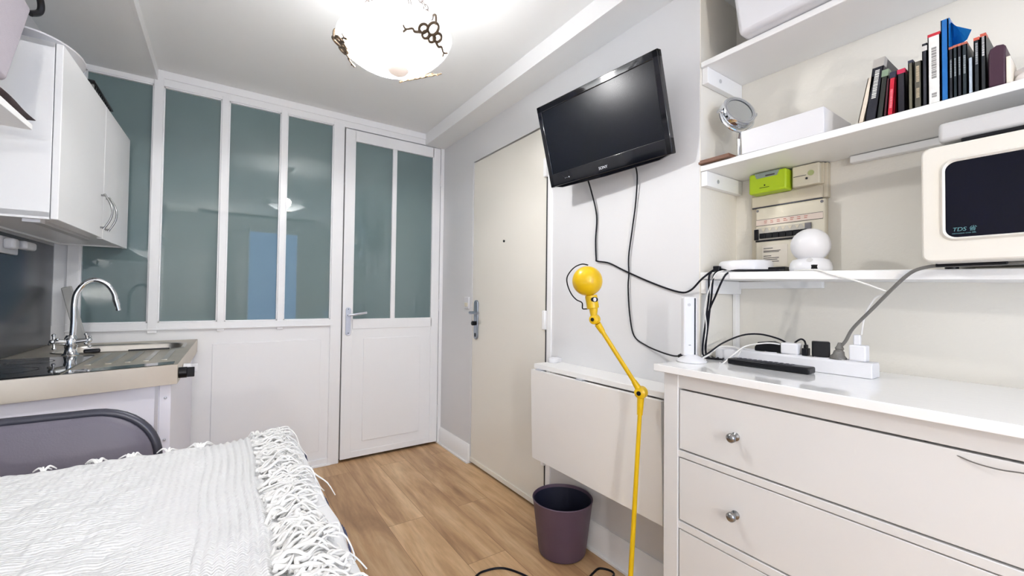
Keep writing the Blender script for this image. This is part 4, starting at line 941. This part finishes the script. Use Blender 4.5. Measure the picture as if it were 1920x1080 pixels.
# ------------------------------------------------------------------ shelf with bag on the left wall
t = thing('wall_shelf', 'white shelf on the left wall below the grey storage bag', 'shelf', (-.57, 1.5, 1.56))
MB().hexa([(XL, .9, 1.555), (-.445, .9, 1.555), (-.449, 1.712, 1.566), (XL, 1.70, 1.566), (XL, .9, 1.588), (-.445, .9, 1.588), (-.449, 1.712, 1.581), (XL, 1.70, 1.581)]).build('board', SHELF, t, bevel=.001)
MB().box((XL, 1.0, 1.50), (-.52, 1.02, 1.555)).build('bracket', SHELF, t, bevel=.001)
t = thing('storage_bag', 'lilac-grey fabric storage bag with a dark strap on the left wall shelf', 'bag', (-.57, 1.45, 1.6))
MB().hexa([(-.665, 1.10, 1.62), (-.47, 1.10, 1.62), (-.452, 1.555, 1.632), (-.665, 1.555, 1.632), (-.69, 1.02, 1.93), (-.45, 1.02, 1.93), (-.450, 1.69, 1.892), (-.69, 1.70, 1.892)]).build('body', BAG, t, bevel=.014, seg=3)
MB().tube([(-.452, 1.60, 1.935), (-.440, 1.655, 1.945), (-.438, 1.695, 1.925), (-.441, 1.705, 1.898), (-.455, 1.69, 1.88)], .008, 8).build('strap', BLK, t)
def fold(u, v):
    th = v * 2 * math.pi; y = 1.05 + u * .69; k = .7 + .3 * math.sin(u * 9) * .4
    f = min(1, (1 - u) * 7 + .25)
    return (-.535 + (.085) * math.cos(th) + .002 * math.sin(19 * u), y, max(1.5815 + .007 * (1 - u), 1.602 + .019 * f * math.sin(th) * k + .006 * (1 - u)))
tag(MB().sheet(fold, 50, 22).build('folded_cloth', DKCLOTH, angle=70), 'dark brown folded cloth squeezed between the grey bag and its shelf', 'cloth')

# ------------------------------------------------------------------ fill lamp added in the unseen end of the room, built as a paper column
t = thing('floor_lamp', 'slim white paper column lamp added behind the photographer as fill light', 'lamp', (-.036, -1.47, 0))
MB().cyl((-.036, -1.47, 0), (-.036, -1.47, .02), .10, .10, 32).build('base', WPLAST, t, bevel=.004)
MB().cyl((-.036, -1.47, .02), (-.036, -1.47, .95), .010, n=12).build('pole', WPLAST, t)
MB().cyl((-.036, -1.47, .95), (-.036, -1.47, 1.75), .036, n=28, cap=False).build('fill_lamp_shade', PAPERSHADE, t)
rf = MB(); pr_ = [(-.036 + .038 * math.cos(q), -1.47 + .038 * math.sin(q)) for q in [math.pi * (1.04 + .92 * i / 14) for i in range(15)]]
for (xa, ya), (xb, yb) in zip(pr_, pr_[1:]): rf.sheet(lambda u, v, a=(xa, ya), b=(xb, yb): (a[0] + (b[0] - a[0]) * u, a[1] + (b[1] - a[1]) * u, .95 + .80 * v), 1, 1)
rf.build('back_light_shield', WPLAST, t, solid=.002)  # half shell added to keep the fill light off the wall behind
for z in (1.1, 1.6):
    lt = bpy.data.lights.new('fill_light', 'POINT'); lt.energy = FILL_W; lt.shadow_soft_size = .03; lt.color = (1, .965, .92)
    lo = bpy.data.objects.new('fill_light', lt); COL.objects.link(lo); lo.parent = t; lo.location = (0, 0, z)

# ------------------------------------------------------------------ dining table, cloths, chair
t = thing('dining_table', 'table covered by the white crochet throw in the left foreground', 'table', (-.4, .75, 0))
TX0, TX1, TYA, TYB, TZ = -.66, .138, .22, 1.268, .742
box((TX0, TYA, TZ - .025), (TX1, TYB, TZ)).build('tabletop', TABLETOP, t, bevel=.004)
for x in (TX0 + .05, TX1 - .05):
    for y in (TYA + .05, TYB - .05): box((x - .022, y - .022, 0), (x + .022, y + .022, TZ - .025)).build('leg', TABLETOP, t, bevel=.002)
# linen under-cloth with a blanket-stitched hem
t = thing('tablecloth', 'white linen cloth with a navy stitched hem under the crochet throw', 'tablecloth', (-.3, .75, TZ))
def under(u, v):
    y = .21 + v * 1.068; s_ = u * .885
    wav = .004 * math.sin(y * 17) + .003 * math.sin(y * 41)
    if s_ < .80: return (TX0 + s_, y, TZ + .0022)
    a = min(1, (s_ - .80) / .02); r = s_ - .80
    return (TX1 + .004 + .024 * min(1, r / .03) + .24 * r + wav * min(1, r / .06) , y, TZ + .0022 - max(0, r - .004) * .92)
MB().sheet(under, 60, 120).build('cloth', LINEN, t, solid=.0012, angle=80)
st = MB()
for i in range(100):
    y = .30 + i * .0098
    wav = .004 * math.sin(y * 17) + .003 * math.sin(y * 41)
    r = .082; wav += .24 * r; zz = TZ + .0022 - (r - .004) * .92 - .003
    st.obox((TX1 + .0295 + wav, y, zz + .012 + random.uniform(-.001, .001)), (.0016, 0, 0), (0, .0022, 0), (-.005, .002, .021))
st.build('hem_stitches', STITCH, t)
# crochet throw
t = thing('crochet_throw', 'white fringed crochet throw spread over the foreground table', 'throw', (-.3, .75, TZ))
def throw(u, v):
    y = .2 + v * 1.082; x = TX0 - .01 + u * .80
    edge = .004 * math.sin(y * 13 + 1) + .003 * math.sin(y * 29)
    z = TZ + .008
    z += .0018 * math.sin(x * 31 + 2 * math.sin(y * 7)) * math.sin(y * 23 + x * 9) + .0012 * math.sin(x * 57 - y * 40)
    if x > -.03 and x < .085: z += .0026 * math.sin((x + .0025 * math.sin(y * 21)) * 2 * math.pi / .0135)
    elif x < -.1: z += .0024 * math.sin(2 * math.pi * (abs(((x * 5 + y * 5) % 1) - .5) * 3)) * math.sin(2 * math.pi * (abs(((x * 5 - y * 5) % 1) - .5) * 3))
    if u > .985: x += edge
    if v > .99: y += .004 * math.sin(x * 60) + .004 * math.sin(x * 23)
    if v > .985: z -= .012 * (v - .985) / .015
    z += .02 * math.exp(-((x - .10) ** 2 / .003 + (y - 1.24) ** 2 / .0035)) * .5
    return (x, y, z)
MB().sheet(throw, 300, 150).build('cloth', CLOTH, t, solid=.002, angle=80)
fr = MB(); rnd = random.Random(3)
y = .24
while y < 1.275:
    for k in range(rnd.choice((1, 1, 2))):
        x0 = .072 + rnd.uniform(-.01, .016); long_ = rnd.random() < .035
        L = rnd.uniform(.045, .085) * (1.9 if long_ else 1)
        dy = rnd.gauss(0, .030); pts = []; ph = rnd.uniform(0, 6); am = rnd.uniform(.005, .017); lift = rnd.uniform(.002, .016)
        cl_ = math.sin(y * 38 + 1.3) * .006 + math.sin(y * 71) * .004          # strands bunch into tufts
        for i in range(7):
            f = i / 6; s_ = x0 + L * f
            if not long_: s_ = min(s_, TX1 + .006 + .006 * f)
            yy = y + (dy + cl_ * 2) * f + am * math.sin(ph + f * 9); over = max(0, s_ - (TX1 + .010))
            xx = min(s_, TX1 + .010 + over * .6) + .006 * math.sin(ph + f * 7) * f; zz = TZ + .011 + lift * math.sin(f * 3.0) - over * .75 + .003 * math.sin(ph * 2 + f * 12) + max(0, cl_) * .8
            pts.append((xx, yy, zz))
        fr.tube(pts, rnd.uniform(.0020, .0046), 5, 3, taper=.0010)
    if rnd.random() < .45:                                                      # knots lying on the fringe
        kx = rnd.uniform(.085, .135); kz = TZ + .016; q = rnd.uniform(0, 6)
        fr.tube([(kx + .014 * math.cos(q + a) * rnd.uniform(.6, 1.2), y + .012 * math.sin(q + a) * rnd.uniform(.6, 1.2), kz + rnd.uniform(0, .009)) for a in (0, 1.3, 2.6, 3.9)], rnd.uniform(.003, .005), 5, 3, taper=.0015)
    y += .0040
fr_o = fr.build('fringe', YARN, t, angle=80); fr_o['kind'] = 'stuff'
tf = MB()
for x in (-.47, -.455, -.45, -.40, -.39, -.385, -.30, -.22, -.215, -.17, -.165, -.16, -.10, -.045, -.04, -.035, .075, .085, .092, .10, .105, .112, .118, .126, .132):
    hi = .020 if x > .06 else .008
    for k in range(4):
        q = rnd.uniform(-.016, .016); h_ = rnd.uniform(.1, .8) * hi
        tf.tube([(x, 1.264, TZ + .006), (x + q * .5, 1.274 + rnd.uniform(0, .005), TZ + .008 + h_), (x + q, 1.280, TZ + .006 + h_ * rnd.uniform(.4, 1)), (x + q * 1.5, 1.286, TZ + .003)], .0026, 5, 3, taper=.0012)
tf.build('edge_tufts', YARN, t)['kind'] = 'stuff'

t = thing('folding_chair', 'grey padded folding chair with a dark rim tucked behind the table', 'chair', (-.36, 1.35, 0))
CX0, CX1, CZ0, CZ1, CY = -.585, -.133, .50, .822, 1.405
bk = rrect(CX0, CX1, CZ0, CZ1, .125, 10)
def rec(z): return CY + (z - .5) * .10
p = MB(); A_ = []
for off, sc_ in ((.014, .9), (.0, .97), (-.016, .965), (-.026, .88)):
    A_.append([p.bm.verts.new(((CX0 + CX1) / 2 + (x - (CX0 + CX1) / 2) * sc_, rec(z) + off, .661 + (z - .661) * sc_)) for x, z in bk])
for i in range(3): p.bridge(A_[i], A_[i + 1])
p.bm.faces.new(A_[0][::-1]); p.bm.faces.new(A_[3]); p.build('backrest', VINYL, t, angle=60)
MB().tube([(x, rec(z), z) for x, z in bk], .0105, 10, 1, True).build('back_rim', VRIM, t)
for x in (CX0 + .03, CX1 - .03):
    MB().tube([(x, rec(.52) + .004, .53), (x, 1.37, .44), (x, 1.25, .22), (x, 1.12, .012)], .011, 10).build('leg', VRIM, t)
    MB().tube([(x + .022 * (1 if x < -.3 else -1), 1.12, .42), (x + .022 * (1 if x < -.3 else -1), 1.27, .22), (x + .022 * (1 if x < -.3 else -1), 1.44, .012)], .011, 10).build('leg', VRIM, t)
MB().prism([(x, y_, .425) for x, y_ in rrect(CX0 + .055, CX1 - .055, 1.0, 1.34, .06, 8)], (0, 0, .035)).build('seat', VINYL, t, bevel=.01, seg=3)

for o in bpy.data.objects:
    if '_w' in o: del o['_w']
